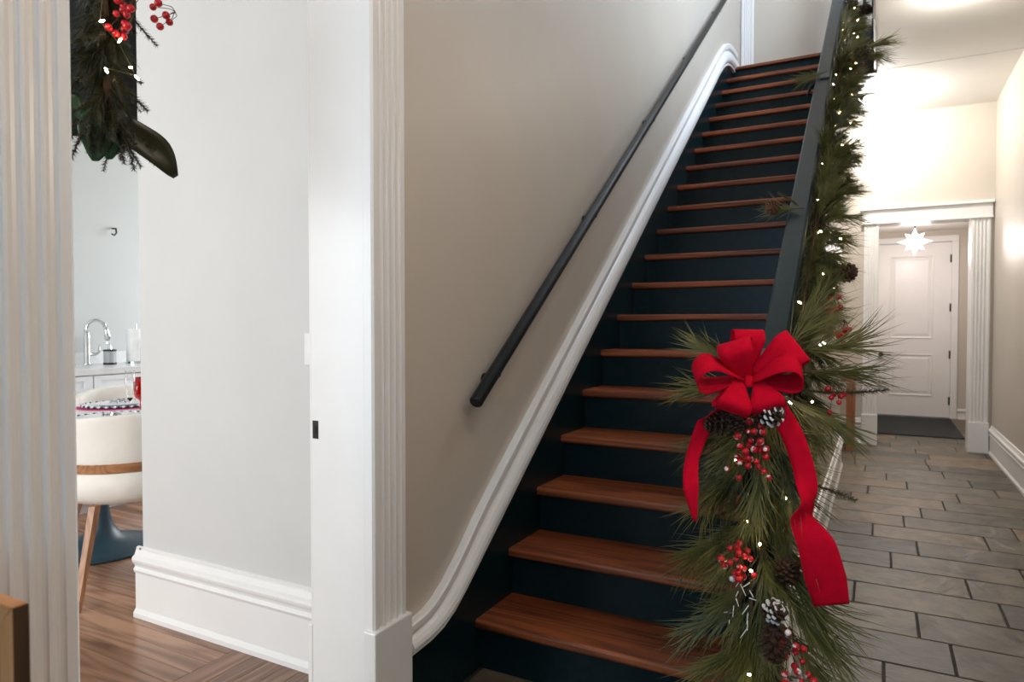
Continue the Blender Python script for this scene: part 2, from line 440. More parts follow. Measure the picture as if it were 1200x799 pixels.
cm = MB()
OX, OY0, OY1 = -0.05, 1.45, 6.2
cm.box(OX + 0.012, XR, -3.0, OY1, CEIL, UP - 0.02); cm.box(XS, OX + 0.012, -3.0, OY0, CEIL, UP - 0.02); cm.box(XU, XR, OY1 + 0.012, YF, CEIL, UP - 0.02)
cm.box(XS, XU, 6.56, YF, CEIL, UP - 0.02)
cm.box(-0.75, 1.45, YF + 0.2, 10.2, 2.36, 2.45)
ceiling = struct(cm.build('ceiling', 'ceiling_paint'), 'off white ceiling of the hall with the stairwell opening', 'ceiling')
c2 = MB(); c2.box(-5.05, XW, -2.75, 5.15, CEIL, CEIL + 0.15)
struct(c2.build('ceiling_dining', 'ceiling_paint'), 'white ceiling over dining room and kitchen', 'ceiling')
c3 = MB(); c3.box(XW, XR + 0.15, -3.15, 7.1, 6.3, 6.4)
struct(c3.build('ceiling_upper', 'ceiling_paint'), 'white ceiling over the upper stairwell', 'ceiling')
uf = MB(); uf.box(OX, XR, -3.0, OY1, UP - 0.02, UP); uf.box(XU, XR, OY1, 6.9, UP - 0.02, UP); uf.box(XS, XU, 6.56, 6.9, UP - 0.02, UP); uf.box(XS, OX, -3, OY0, UP - 0.02, UP)
struct(uf.build('floor_upper', 'tread_wood'), 'wooden floor of the upper landing', 'floor')
fa = MB(); fa.box(OX, OX + 0.012, OY0, OY1 + 0.012, CEIL - 0.02, UP); fa.box(XU, OX, OY1, OY1 + 0.012, CEIL - 0.02, UP)
struct(fa.build('trim_1', 'brown_edge'), 'dark brown edge board lining the stairwell opening in the ceiling', 'trim')

# windows that the daylight comes from
wn = 0


def window(kind, x0, x1, y0, y1, z0, z1, label):
    global wn
    wn += 1
    m = MB(); t = 0.05
    if kind == 'y':
        m.box(x0, x0 + t, y0, y1, z0, z1); m.box(x1 - t, x1, y0, y1, z0, z1); m.box(x0 + t, x1 - t, y0, y1, z0, z0 + t); m.box(x0 + t, x1 - t, y0, y1, z1 - t, z1)
        m.box((x0 + x1) / 2 - 0.02, (x0 + x1) / 2 + 0.02, y0, y1, z0 + t, z1 - t)
        p = MB().box(x0 + t, x1 - t, (y0 + y1) / 2 - 0.003, (y0 + y1) / 2 + 0.003, z0 + t, z1 - t)
    else:
        m.box(x0, x1, y0, y0 + t, z0, z1); m.box(x0, x1, y1 - t, y1, z0, z1); m.box(x0, x1, y0 + t, y1 - t, z0, z0 + t); m.box(x0, x1, y0 + t, y1 - t, z1 - t, z1)
        p = MB().box((x0 + x1) / 2 - 0.003, (x0 + x1) / 2 + 0.003, y0 + t, y1 - t, z0 + t, z1 - t)
    o = struct(m.build('window_%d' % wn, 'window_white'), label, 'window'); p.build('pane', 'clear_glass', o)


window('y', -4.2, -2.0, -2.75, -2.6, 0.65, 2.55, 'wide dining room window in the front wall')
window('y', -4.4, -2.8, 5.0, 5.15, 1.05, 2.35, 'kitchen window in the far kitchen wall')
window('y', -1.15, 0.6, -3.15, -3.0, 0.55, 2.9, 'glazed entrance behind the camera')
window('x', XR, XR + 0.15, 3.8, 5.4, 4.2, 5.8, 'upper hall window lighting the stairwell')

# ------------------------------------------------------------------ trim
FLUTE = [(0, 0), (0, .022), (.004, .026), (.014, .030), (.024, .026), (.028, .022)]


def casing_profile(wd, dp=0.03):
    p = [(0, 0), (0, dp * .8), (.006, dp), (.018, dp)]
    n = 4; a, b = .020, wd - .020; st = (b - a) / n
    for k in range(n):
        c = a + st * (k + .5); r = st * .40
        for i in range(7):
            t = PI * i / 6; p.append((c - r * math.cos(t), dp - r * .8 * math.sin(t)))
    p += [(wd - .018, dp), (wd - .006, dp), (wd, dp * .8), (wd, 0)]
    return p


def casing(name, origin, u, n, wd, z0, z1, label, dp=0.03, plinth=0.0, pw=0.012, pz=0.34):
    o = Vector(origin); u = Vector(u); n = Vector(n)
    pr = casing_profile(wd, dp)
    m = MB()
    z = z0 + pz if plinth else z0
    m.prism([o + u * a + n * d + Vector((0, 0, z)) for a, d in pr], [o + u * a + n * d + Vector((0, 0, z1)) for a, d in pr])
    c = struct(m.build(name, 'trim_white'), label, 'trim')
    if plinth:
        q = [o - u * pw, o + u * (wd + pw), o + u * (wd + pw) + n * (dp + .012), o - u * pw + n * (dp + .012)]
        MB().prism([p + Vector((0, 0, z0)) for p in q], [p + Vector((0, 0, z)) for p in q]).build('plinth_block', 'trim_white', c, bevel=.004)
    return c


def ccw(m): pass


casing('trim_2', (XS, 1.408, 0), (0, 1, 0), (1, 0, 0), 0.144, 0, 2.33, 'white fluted door casing between the doorway and the stairs', plinth=1, pw=0.010, pz=.365)
casing('trim_3', (XS, 0.506, 0), (0, 1, 0), (1, 0, 0), 0.15, 0, 2.33, 'white fluted door casing at the left edge beside the camera', plinth=0)
casing('trim_4', (XW, 1.408, 0), (0, 1, 0), (-1, 0, 0), 0.13, 0, 2.33, 'white casing on the dining room side of the doorway', dp=0.006, plinth=1, pw=0.002)
j = MB(); j.box(XW - .001, XS + .001, 1.408, 1.428, 0, DH); j.box(XW, XS, 0.634, 0.654, 0, DH); j.box(XW, XS, 0.654, 1.408, DH, DH + .02)
struct(j.build('trim_5', 'trim_white', bevel=.002), 'broad flat white jamb lining the dining doorway', 'trim')
j = MB(); j.box(XS, XS + .03, 0.50, 1.62, 2.33, 2.52); j.box(XS, XS + .055, 0.48, 1.64, 2.52, 2.56)
struct(j.build('trim_6', 'trim_white'), 'white head board over the dining doorway', 'trim')
# end opening
casing('trim_7', (-0.131, YF, 0), (1, 0, 0), (0, -1, 0), 0.128, 0, 2.165, 'white fluted casing left of the end opening', plinth=1, pw=.006, pz=.30)
casing('trim_8', (0.745, YF, 0), (1, 0, 0), (0, -1, 0), 0.150, 0, 2.165, 'white fluted casing right of the end opening', plinth=1, pw=.006, pz=.28)
hd = MB(); hd.box(-0.15, 0.905, YF - .034, YF, 2.165, 2.285); hd.box(-0.165, 0.915, YF - .06, YF, 2.285, 2.31); hd.box(-0.155, 0.91, YF - .045, YF, 2.150, 2.168)
struct(hd.build('trim_9', 'trim_white', bevel=.003), 'white head board across the end opening', 'trim')
jj = MB(); jj.box(-0.02, -0.003, YF, YF + .2, 0, 2.165); jj.box(0.745, 0.76, YF, YF + .2, 0, 2.165); jj.box(-0.003, 0.745, YF, YF + .2, 2.15, 2.165)
struct(jj.build('trim_10', 'trim_white'), 'white jamb lining the end opening', 'trim')
# landing casing
casing('trim_11', (-1.195, 6.9, UP), (1, 0, 0), (0, -1, 0), 0.115, 0, 2.6, 'white casing on the wall at the head of the stairs', dp=0.02)

BASE = [(0, 0), (.026, 0), (.026, .018), (.018, .030), (.015, .034), (.015, .178), (.020, .182), (.024, .192), (.020, .200), (.016, .204), (.018, .212), (.028, .226), (.030, .236), (.027, .246), (.018, .252), (.014, .262), (.010, .272), (.010, .280), (0, .284)]


def baseboard(name, p0, p1, n, label, hs=1.0):
    p0, p1, n = Vector(p0), Vector(p1), Vector(n)
    f = lambda p: [p + n * d + Vector((0, 0, z * hs)) for d, z in BASE]
    return struct(MB().prism(f(p0), f(p1)).build(name, 'trim_white'), label, 'baseboard')


baseboard('baseboard_dining', (-2.64, 1.71, 0), (XW, 1.71, 0), (0, -1, 0), 'tall white moulded baseboard on the dining room wall')
baseboard('baseboard_dining_end', (-2.61, 1.70, 0), (-2.61, 1.91, 0), (-1, 0, 0), 'white baseboard turning the end of the dining room wall')
baseboard('baseboard_right', (XR, -3, 0), (XR, YF - .045, 0), (-1, 0, 0), 'white moulded baseboard along the right hall wall', .92)
baseboard('baseboard_understair', (XU, 2.0, 0), (XU, 6.32, 0), (1, 0, 0), 'white moulded baseboard along the wall under the stairs', .88)
baseboard('baseboard_back', (-1.2, YF, 0), (-0.14, YF, 0), (0, -1, 0), 'white baseboard on the end wall behind the console table', .92)
baseboard('baseboard_vestibule', (0.88, 10.1, 0), (1.3, 10.1, 0), (0, -1, 0), 'short white baseboard right of the far panelled door', .45)

# ------------------------------------------------------------------ far door
d = MB(); d.box(-0.028, 0.799, 10.1, 10.14, 0.012, 2.205)
door = struct(d.build('door_1', 'door_white'), 'white two panel door closing the far vestibule', 'door')
for z0, z1 in ((1.0, 2.05), (0.27, 0.80)):
    x0, x1 = 0.13, 0.61
    m = MB()   # raised moulding ring, then a sunk field with a bevelled centre
    f = lambda e, y: [(x0 + e, y, z0 + e), (x1 - e, y, z0 + e), (x1 - e, y, z1 - e), (x0 + e, y, z1 - e)]
    m.rings([f(0, 10.1), f(.004, 10.090), f(.018, 10.094), f(.024, 10.1), f(.034, 10.0995), f(.060, 10.093)], cap=False)
    m.quad([len(m.v) - 4, len(m.v) - 3, len(m.v) - 2, len(m.v) - 1])
    m.build('panel', 'door_white', door)
kn = MB(); kn.lathe([(.001, 0), (.030, 0), (.030, .006), (.012, .010), (.010, .030), (.022, .036), (.030, .048), (.026, .060), (.001, .064)], n=16)
k = kn.build('door_knob', 'bronze', smooth=True); k.rotation_euler = (PI / 2, 0, 0); k.location = (0.035, 10.1, 0.79); attach(k, door)
lv = MB().tube([(0.05, 10.055, .79), (0.09, 10.05, .79), (0.15, 10.055, .788)], .007, 6).build('door_lever', 'bronze', door)
for z in (2.0, 1.39, .80, .22): MB().box(.782, .80, 10.085, 10.1, z - .05, z + .05).build('hinge', 'bronze', door)
dc = MB(); dc.box(-0.12, -0.03, 10.08, 10.1, 0, 2.215); dc.box(.80, .875, 10.08, 10.1, 0, 2.215); dc.box(-.12, .875, 10.08, 10.1, 2.215, 2.29)
struct(dc.build('trim_12', 'trim_white', bevel=.006), 'white casing framing the far panelled door', 'trim')

# ------------------------------------------------------------------ staircase
N = 19
st = thing('staircase', (-0.7, 1.97, 0), 'steep staircase with reddish wooden treads and near black risers', 'staircase')
tm = MB(); tm.box(-1.1985, -0.292, -0.032, 0, -0.031, 0); 
tread_me = None
for n in range(1, N + 1):
    yn = Y1 + (n - 1) * G; zt = n * H
    # nosing rounded at the front
    prof = [(0.006, 0), (0.0015, -.004), (0, -.010), (0, -.022), (.0015, -.027), (.006, -.031), (G + .034, -.031), (G + .034, 0)]
    m = MB().prism([(-1.1985, yn + a, zt + b) for a, b in prof], [(-0.292, yn + a, zt + b) for a, b in prof])
    m.build('tread', 'tread_wood', st)
for n in range(1, N + 2):
    yn = Y1 + (n - 1) * G + .030
    m = MB().box(-1.1985, -0.292, yn, yn + .018, (n - 1) * H, n * H - (.031 if n <= N else .026)); m.build('riser', 'dark_paint', st)
MB().box(-1.1985, -0.292, Y1 + N * G, Y1 + N * G + .078, UP - .025, UP).build('landing_nosing', 'tread_wood', st, bevel=.005)
# wall stringer (dark) up to the white cap moulding
UPP = [(1.600, .297), (1.69, .308), (1.74, .326), (1.80, .360), (1.86, .405), (1.92, .455), (1.98, .510), (2.08, .592), (2.24, .712), (3.0, 1.278), (4.5, 2.392), (5.90, 3.432), (6.05, 3.540), (6.20, 3.630), (6.35, 3.690), (6.50, 3.722), (6.62, 3.735), (6.74, 3.737)]
LOW = [(1.600, .203), (1.71, .209), (1.78, .222), (1.85, .253), (1.91, .292), (1.98, .343), (2.05, .395), (2.17, .483), (2.33, .602), (3.1, 1.172), (4.6, 2.285), (5.98, 3.307), (6.13, 3.405), (6.28, 3.470), (6.40, 3.505), (6.52, 3.520), (6.64, 3.523), (6.74, 3.523)]
sm = MB()
bot = [(y, 0.0 if y < 2.2 else max(0.0, nose(y) - .45)) for y, z in LOW]
for k in range(len(LOW) - 1):
    (ya, za), (yb, zb) = LOW[k], LOW[k + 1]; c, e = bot[k][1], bot[k + 1][1]
    p = lambda x: [(x, ya, c), (x, yb, e), (x, yb, zb + .02), (x, ya, za + .02)]
    sm.prism(p(XS + .0002), p(XS + .0010))
sm.build('wall_stringer', 'dark_paint', st)
os_ = MB(); yA, yB = 1.99, 6.46
o = lambda x: [(x, yA, 0.0), (x, yA + .35, max(0, nose(yA + .35) - .30)), (x, yB, nose(yB) - .30), (x, yB, nose(yB) + .05), (x, yA, nose(yA) + .05)]
os_.prism(o(-.292), o(-.262)); os_.build('outer_stringer', 'dark_paint', st)
# handrail on the open side
def rail_z(y): return 1.150 + SL * (y - 2.192)
RP = [(-.036, 0), (-.036, -.004), (-.030, .0), (.028, .0), (.036, -.006), (.038, -.020), (.030, -.026), (.030, -.040), (.036, -.046), (.034, -.062), (.020, -.070), (-.022, -.070), (-.034, -.062), (-.036, -.046), (-.030, -.040), (-.030, -.026), (-.038, -.020)]
RP = RP[2:] + [(-.036, -.006)]
hr = MB()
hr.prism([(-.273 + a, 2.03, rail_z(2.03) + b) for a, b in RP], [(-.273 + a, 6.40, rail_z(6.40) + b) for a, b in RP])
hr.build('handrail', 'rail_paint', st)
nw = MB(); nw.box(-.322, -.222, 1.935, 2.035, 0, 1.06)
nw.rings([[(-.272 + sx * e, 1.985 + sy * e, z) for sx, sy in ((-1, -1), (1, -1), (1, 1), (-1, 1))] for e, z in ((.062, 1.06), (.066, 1.072), (.066, 1.085), (.050, 1.10), (.010, 1.115))])
nw.build('newel_post', 'rail_paint', st, bevel=.003)
MB().box(-.322, -.222, 6.40, 6.50, 3.4, 4.66).build('newel_post', 'rail_paint', st, bevel=.004)
bl = MB().lathe([(.015, 0), (.015, .15), (.019, .17), (.012, .19), (.017, .40), (.012, .62), (.018, .64), (.014, .66), (.014, .80)], n=10)
blm = bl.mesh('baluster', ['rail_paint'], True)
for k in range(2, 38):
    y = 1.97 + k * G / 2 + .05
    if y > 6.35: break
    inst('baluster', blm, st, (-.273, y, nose(y) + .045), None, (1, 1, (rail_z(y) - .066 - nose(y) - .045) / .80))
# guard on the upper landing at the corner of the opening
gd = thing('landing_guard', (OX, OY1, UP), 'dark guard rail with square posts at the corner of the upper landing', 'railing')
MB().box(OX - .014, OX + .020, OY1 - .03, OY1 + .03, CEIL - .03, 4.55).build('post', 'brown_edge', gd, bevel=.003)
MB().box(XU + .06, OX - .014, OY1 - .014, OY1 + .012, UP - .07, UP + .03).build('bottom_rail', 'black_metal', gd)
MB().box(XU + .06, OX - .014, OY1 - .014, OY1 + .012, 4.42, 4.47).build('top_rail', 'black_metal', gd)
for k in range(3): 
    x = XU + .085 + k * .062
    MB().box(x - .012, x + .012, OY1 - .012, OY1 + .010, UP + .03, 4.42).build('baluster', 'black_metal', gd)
for k in range(16):
    y = 5.95 - k * .25
    MB().box(OX - .002, OX + .016, y - .009, y + .009, UP, 4.42).build('baluster', 'black_metal', gd)
MB().box(OX - .010, OX + .022, 2.0, OY1 - .03, 4.42, 4.47).build('top_rail', 'black_metal', gd)

# white cap moulding swept up the stair wall
cap = MB(); rings = []
PF = [(0, 0), (0, .022), (.05, .028), (.22, .028), (.26, .022), (.28, .014), (.33, .012), (.37, .020), (.45, .032), (.55, .040), (.66, .044), (.76, .042), (.84, .034), (.88, .026), (.90, .020), (.93, .024), (.98, .026), (1.0, .022), (1.0, 0)]


def densify(P, n=110):
    P = np.array(P); s = np.r_[0, np.cumsum(np.hypot(*np.diff(P, axis=0).T))]
    t = np.linspace(0, 1, n)
    return P, s / s[-1]


UPP = [(y * .98, 1.183 + (z - 1.183) * .98) for y, z in UPP]; LOW = [(y * .98, 1.183 + (z - 1.183) * .98) for y, z in LOW]
ua, us = densify(UPP); la, ls = densify(LOW)
tt = np.unique(np.concatenate([us, ls]))
for t in tt:
    u = np.array([np.interp(t, us, ua[:, 0]), np.interp(t, us, ua[:, 1])]); l = np.array([np.interp(t, ls, la[:, 0]), np.interp(t, ls, la[:, 1])])
    rings.append([(XS + .0005 + dd, u[0] + (l[0] - u[0]) * a, u[1] + (l[1] - u[1]) * a) for a, dd in PF])
cap.rings(rings)
struct(cap.build('trim_13', 'trim_white', smooth=False), 'white moulded cap sweeping up the wall along the stairs', 'trim')

# wall handrail
wr = thing('wall_handrail', (XS, 1.89, .93), 'slim round black handrail climbing the stair wall on small brackets', 'handrail')
rp = Vector((-1.135, 1.868, .930)); rd = Vector((0, 1, SL)).normalized()
MB().tube([rp, rp + rd * .004, rp + rd * .3, rp + rd * 5.2], [.019, .0225, .0225, .0225], 16).build('rail', 'black_metal', wr, smooth=False)
for y in (2.05, 2.95, 3.85, 4.75, 5.65):
    p = rp + rd * ((y - 1.885) / rd.y)
    m = MB().tube([p + Vector((0, 0, -.02)), p + Vector((-.004, 0, -.045)), p + Vector((-.03, 0, -.058)), (XS + .004, p.y, p.z - .06)], .0065, 8)
    m.tube([(XS + .0005, p.y, p.z - .06), (XS + .007, p.y, p.z - .06)], .022, 12); m.build('bracket', 'black_metal', wr)

# ------------------------------------------------------------------ small wall fittings
sw = thing('light_switch', (-1.675, 1.71, 1.04), 'white light switch plate beside the doorway jamb', 'light switch')
MB().box(-1.712, -1.638, 1.703, 1.71, 1.043, 1.153).build('switch_plate', 'switch_white', sw, bevel=.003)
MB().box(-1.682, -1.668, 1.692, 1.703, 1.083, 1.113).build('toggle', 'switch_white', sw, bevel=.002)
sp = thing('strike_plate', (-1.374, 1.408, .865), 'small dark latch strike plate on the white jamb', 'strike plate')
MB().box(-1.384, -1.364, 1.4065, 1.408, .865, .915).build('plate', 'bronze', sp)
MB().box(-1.374, -1.366, 1.4058, 1.4065, .880, .900).build('latch_hole', 'shade_black', sp)
hk = MB().tube([(-4.9, 3.01, 1.875), (-4.86, 3.01, 1.872), (-4.855, 3.01, 1.84), (-4.855, 2.995, 1.822), (-4.855, 2.975, 1.830)], .006, 6)
tag(hk.build('wall_hook', 'black_metal'), 'tiny black hook on the grey kitchen wall above the faucet', 'hook')
lt = thing('ceiling_light', (-.10, 6.85, CEIL), 'glowing flush light on the hall ceiling beside the garland', 'lamp')
MB().lathe([(.085, 0), (.085, -.018), (.078, -.022), (.078, 0)], (-.10, 6.85, CEIL), 24).build('lamp_ring', 'trim_white', lt)
MB().lathe([(.001, -.030), (.04, -.028), (.065, -.022), (.077, -.012), (.077, -.002)], (-.10, 6.85, CEIL), 24).build('lamp_diffuser', 'lamp_glow', lt, smooth=True)


def lamp_light(name, loc, power, color, r=.06, kind='POINT'):
    l = bpy.data.lights.new(name, kind); l.energy = power; l.color = color; l.shadow_soft_size = r
    o = bpy.data.objects.new(name, l); col.objects.link(o); o.location = loc; return o


lamp_light('ceiling_light_lamp', (-.10, 6.85, CEIL - .10), 76, (1, .97, .93), .07)
for yy in (4.9, 0.6):
    g2 = thing('ceiling_light', (.42, yy, CEIL), 'flush hall ceiling light %s' % ('near the middle of the hall' if yy > 1 else 'above the camera position'), 'lamp')
    MB().lathe([(.085, 0), (.085, -.018), (.078, -.022), (.078, 0)], (.42, yy, CEIL), 24).build('lamp_ring', 'trim_white', g2)
    MB().lathe([(.001, -.030), (.04, -.028), (.065, -.022), (.077, -.012), (.077, -.002)], (.42, yy, CEIL), 24).build('lamp_diffuser', 'lamp_glow', g2, smooth=True)
    lamp_light('ceiling_light_lamp', (.42, yy, CEIL - .10), 15 if yy > 1 else 30, (1, .94, .86) if yy > 1 else (1, .84, .70), .07)

g3 = thing('ceiling_light', (.25, 5.3, 6.3), 'added unseen fill light on the ceiling of the upper landing', 'lamp')  # unseen fixture added to carry the stairwell fill light
MB().lathe([(.085, 0), (.085, -.018), (.078, -.022), (.078, 0)], (.25, 5.3, 6.3), 24).build('lamp_ring', 'trim_white', g3)
MB().lathe([(.001, -.030), (.04, -.028), (.065, -.022), (.077, -.012), (.077, -.002)], (.25, 5.3, 6.3), 24).build('lamp_diffuser', 'lamp_glow', g3, smooth=True)
lamp_light('ceiling_light_lamp', (.25, 5.3, 6.2), 28, (1, .92, .84), .08)  # added fill for the upper stairwell
# wall lamp opposite the doorway
ws = thing('wall_lamp', (XR, .75, 1.8), 'white glass wall lamp on the right hall wall beside the camera', 'lamp')
MB().lathe([(.055, 0), (.055, .10), (.012, .11)], (XR - .03, .75, 1.72), 16).build('back_plate', 'bronze', ws)
MB().lathe([(.035, .0), (.055, .03), (.062, .12), (.055, .17), (.05, .17), (.055, .12), (.05, .035), (.001, .01)], (XR - .11, .75, 1.78), 20, cap=False).build('lamp_shade', 'sconce_glow', ws, smooth=True)
MB().tube([(XR - .03, .75, 1.77), (XR - .11, .75, 1.765), (XR - .11, .75, 1.785)], .008, 8).build('arm', 'bronze', ws)
lamp_light('wall_lamp_bulb', (XR - .24, .75, 1.92), 17, (1, .86, .76), .09)

# star pendant
sc_ = Vector((.35, 8.9, 2.105))
sp = thing('star_pendant', sc_, 'glowing many pointed glass star lamp hanging before the far door', 'pendant lamp')
sm = MB()
base = []
gold = (1 + 5 ** .5) / 2
dirs = [Vector(v).normalized() for v in [(0, 0, 1), (0, 0, -1), (1, 0, 0), (-1, 0, 0), (0, 1, 0), (0, -1, 0)] + [(a, b, c) for a in (-1, 1) for b in (-1, 1) for c in (-1, 1)] + [(a, b, 0) for a in (-1, 1) for b in (-1, 1)] + [(a, 0, c) for a in (-1, 1) for c in (-1, 1)] + [(0, b, c) for b in (-1, 1) for c in (-1, 1)]]
lead = MB()
for i, dv in enumerate(dirs):
    ln = .172 if i in (2, 3) else (.16 if i < 6 else .135)
    q = dv.orthogonal().normalized(); r2 = dv.cross(q); b0 = len(sm.v)
    ring = [sc_ + dv * .062 + (q * math.cos(a) + r2 * math.sin(a)) * .035 for a in (PI / 4, 3 * PI / 4, 5 * PI / 4, 7 * PI / 4)]
    m1 = MB(); m1.v = [tuple(p) for p in ring] + [tuple(sc_ + dv * ln)]
    for a in range(4): m1.quad((a, (a + 1) % 4, 4))
    m1.quad((3, 2, 1, 0)); m1.build('star_point', 'star_glass', sp)
sm.lathe([(.001, -.070), (.042, -.058), (.066, -.025), (.070, 0), (.066, .025), (.042, .058), (.001, .070)], sc_, 14); sm.build('star_core', 'star_glass', sp)
MB().tube([sc_ + Vector((0, 0, .15)), (sc_.x, sc_.y, 2.34)], .006, 6).build('stem', 'bronze', sp)
MB().lathe([(.05, 0), (.05, .012), (.02, .026), (.012, .03)], (sc_.x, sc_.y, 2.33), 16).build('canopy', 'trim_white', sp)
lamp_light('star_lamp', (sc_.x, sc_.y - .30, sc_.z - .05), 17, (1, .90, .86), .12)
lamp_light('star_lamp_back', (sc_.x, sc_.y + .32, sc_.z - .1), 13, (1, .89, .85), .12)

# door mat
mm = MB().box(-.12, .80, 8.34, 9.97, 0.001, .011)
tag(mm.build('door_mat', 'mat_fibre', bevel=.003), 'large dark charcoal mat on the floor before the far door', 'mat')

# console table in the recess under the landing
ct = thing('console_table', (-.45, 7.2, 0), 'reddish wooden console table with square legs at the recess by the end wall', 'table')
cx0, cx1, cy0, cy1 = -.80, -.185, 7.07, 7.43
MB().box(cx0, cx1, cy0, cy1, .645, .715).build('table_top', 'console_wood', ct, bevel=.004)
for a in (cx0, cx1 - .07):
    for b in (cy0, cy1 - .07): MB().box(a, a + .07, b, b + .07, 0, .645).build('leg', 'console_wood', ct, bevel=.004)

# wooden frame by the casing, lower left
wf = thing('wooden_frame', (-1.03, .43, 0), 'orange brown wooden framed panel standing low at the left edge', 'frame')
fx0, fx1, fy0, fy1, fz = -1.165, -.900, .425, .4425, .848
tq = .030
def mitre(a, b, c, d): return MB().prism([(p[0], fy0, p[1]) for p in (a, b, c, d)], [(p[0], fy1, p[1]) for p in (a, b, c, d)])
mitre((fx1, 0), (fx1, fz), (fx1 - tq, fz - tq), (fx1 - tq, tq)).build('stile', 'frame_wood', wf, bevel=.0015)
mitre((fx0, 0), (fx0 + tq, tq), (fx0 + tq, fz - tq), (fx0, fz)).build('stile', 'frame_wood', wf, bevel=.0015)
mitre((fx0, fz), (fx0 + tq, fz - tq), (fx1 - tq, fz - tq), (fx1, fz)).build('rail', 'frame_wood', wf, bevel=.0015)
mitre((fx0, 0), (fx1, 0), (fx1 - tq, tq), (fx0 + tq, tq)).build('rail', 'frame_wood', wf, bevel=.0015)
tag(MB().box(fx1 + .0002, fx1 + .0022, fy0 + .001, fy1, 0, fz - .0015).build('side_strip', 'frame_dark', wf), 'dark brown strip over the side face')  # thin strip darker than the frame wood, on one side only
MB().box(fx0 + tq, fx1 - tq, fy0 + .006, fy1 - .003, tq, fz - tq).build('panel', 'console_wood', wf)

# ------------------------------------------------------------------ kitchen and dining
CX = -4.30
ct = MB().box(-4.9, CX + .01, 1.2, 4.6, .866, .905)
tag(ct.build('countertop', 'quartz', bevel=.003), 'white stone worktop along the grey kitchen wall', 'worktop')
bs = MB().box(-4.9, -4.88, 1.2, 4.6, .905, .985)
tag(bs.build('backsplash', 'quartz'), 'low white upstand behind the kitchen faucet', 'backsplash')
for k, (a, b) in enumerate(((1.62, 2.508), (2.508, 3.40), (3.40, 4.29))):
    cb = thing('kitchen_cabinet', (-4.6, (a + b) / 2, 0), ('white base cabinet left of the faucet nearest the doorway', 'white base cabinet below the soap dispenser', 'white base cabinet at the far end behind the wall')[k], 'cabinet', 'kitchen base cabinets')
    MB().box(-4.898, CX - .02, a + .001, b - .001, .08, .866).build('body', 'cabinet_white', cb)
    MB().box(-4.898, CX - .06, a + .001, b - .001, 0, .08).build('toe_kick', 'cabinet_white', cb)
    def front(nm, z0, z1, a=a, b=b, cb=cb):
        m = MB(); fr = .05
        m.box(CX - .02, CX - .008, a + .004, b - .004, z0, z1)
        m.box(CX - .008, CX, a + .004, a + .004 + fr, z0, z1); m.box(CX - .008, CX, b - .004 - fr, b - .004, z0, z1)
        m.box(CX - .008, CX, a + .004 + fr, b - .004 - fr, z0, z0 + .03); m.box(CX - .008, CX, a + .004 + fr, b - .004 - fr, z1 - .03, z1)
        return m.build(nm, 'cabinet_white', cb)
    front('drawer', .755, .860); front('door', .085, .748)
# faucet
fc = thing('faucet', (-4.7, 2.70, .905), 'tall chrome gooseneck faucet with pull down head at the sink', 'faucet')
q = Vector((.50, .866, 0)); b0 = Vector((-4.70, 2.70, .905))
MB().lathe([(.026, 0), (.026, .012), (.020, .02), (.020, .20), (.016, .21), (.016, .24)], b0, 16).build('body', 'chrome', fc, smooth=True)
arc = [b0 + Vector((0, 0, .24))] + [b0 + q * (.055 - .055 * math.cos(t)) + Vector((0, 0, .245 + .06 * math.sin(t))) for t in [PI * i / 10 * .92 for i in range(11)]]
MB().tube(arc, .012, 10).build('spout', 'chrome', fc, smooth=True)
e = arc[-1]; MB().tube([e + Vector((0, 0, .006)), e + q * .006 + Vector((0, 0, -.03)), e + q * .016 + Vector((0, 0, -.085)), e + q * .017 + Vector((0, 0, -.092))], [.013, .015, .022, .016], 12).build('spray_head', 'chrome', fc, smooth=True)
MB().tube([b0 + Vector((0, 0, .075)), b0 + q * .05 + Vector((0, 0, .075)), b0 + q * .068 + Vector((0, 0, .085)), b0 + q * .075 + Vector((0, 0, .14))], [.012, .011, .009, .006], 8).build('handle', 'chrome', fc, smooth=True)
# soap dispenser
sd = thing('soap_dispenser', (-4.65, 2.825, .905), 'grey soap dispenser with dark bands and chrome pump beside the faucet', 'dispenser')
c0 = (-4.65, 2.825, .905)
MB().lathe([(.039, .014), (.039, .092)], c0, 20).build('bottle', 'soap_grey', sd)
MB().lathe([(.041, 0), (.041, .014)], c0, 20).build('band', 'black_metal', sd)
MB().lathe([(.041, .092), (.041, .103), (.014, .106)], c0, 20).build('band', 'black_metal', sd)
MB().lathe([(.013, .103), (.011, .125), (.005, .13), (.005, .155)], c0, 12).tube([(c0[0], c0[1], c0[2] + .15), (c0[0] + .02, c0[1] - .03, c0[2] + .150)], .005, 6).build('pump', 'chrome', sd)
# paper towel
pt = thing('paper_towel_holder', (-4.66, 3.02, .905), 'white paper towel roll on an upright chrome holder by the wall edge', 'paper towel')
c0 = (-4.66, 3.02, .905)
MB().lathe([(.075, 0), (.075, .012), (.01, .014)], c0, 24).build('base', 'chrome', pt)
MB().lathe([(.020, .014), (.062, .014), (.062, .245), (.020, .245)], c0, 28).build('paper_roll', 'paper', pt)
MB().tube([(c0[0], c0[1], c0[2] + .012), (c0[0], c0[1], c0[2] + .275)], .006, 8).build('rod', 'chrome', pt)
MB().tube([(c0[0] + .068, c0[1] - .01, c0[2] + .012), (c0[0] + .068, c0[1] - .01, c0[2] + .17)], .004, 8).build('tension_arm', 'chrome', pt)

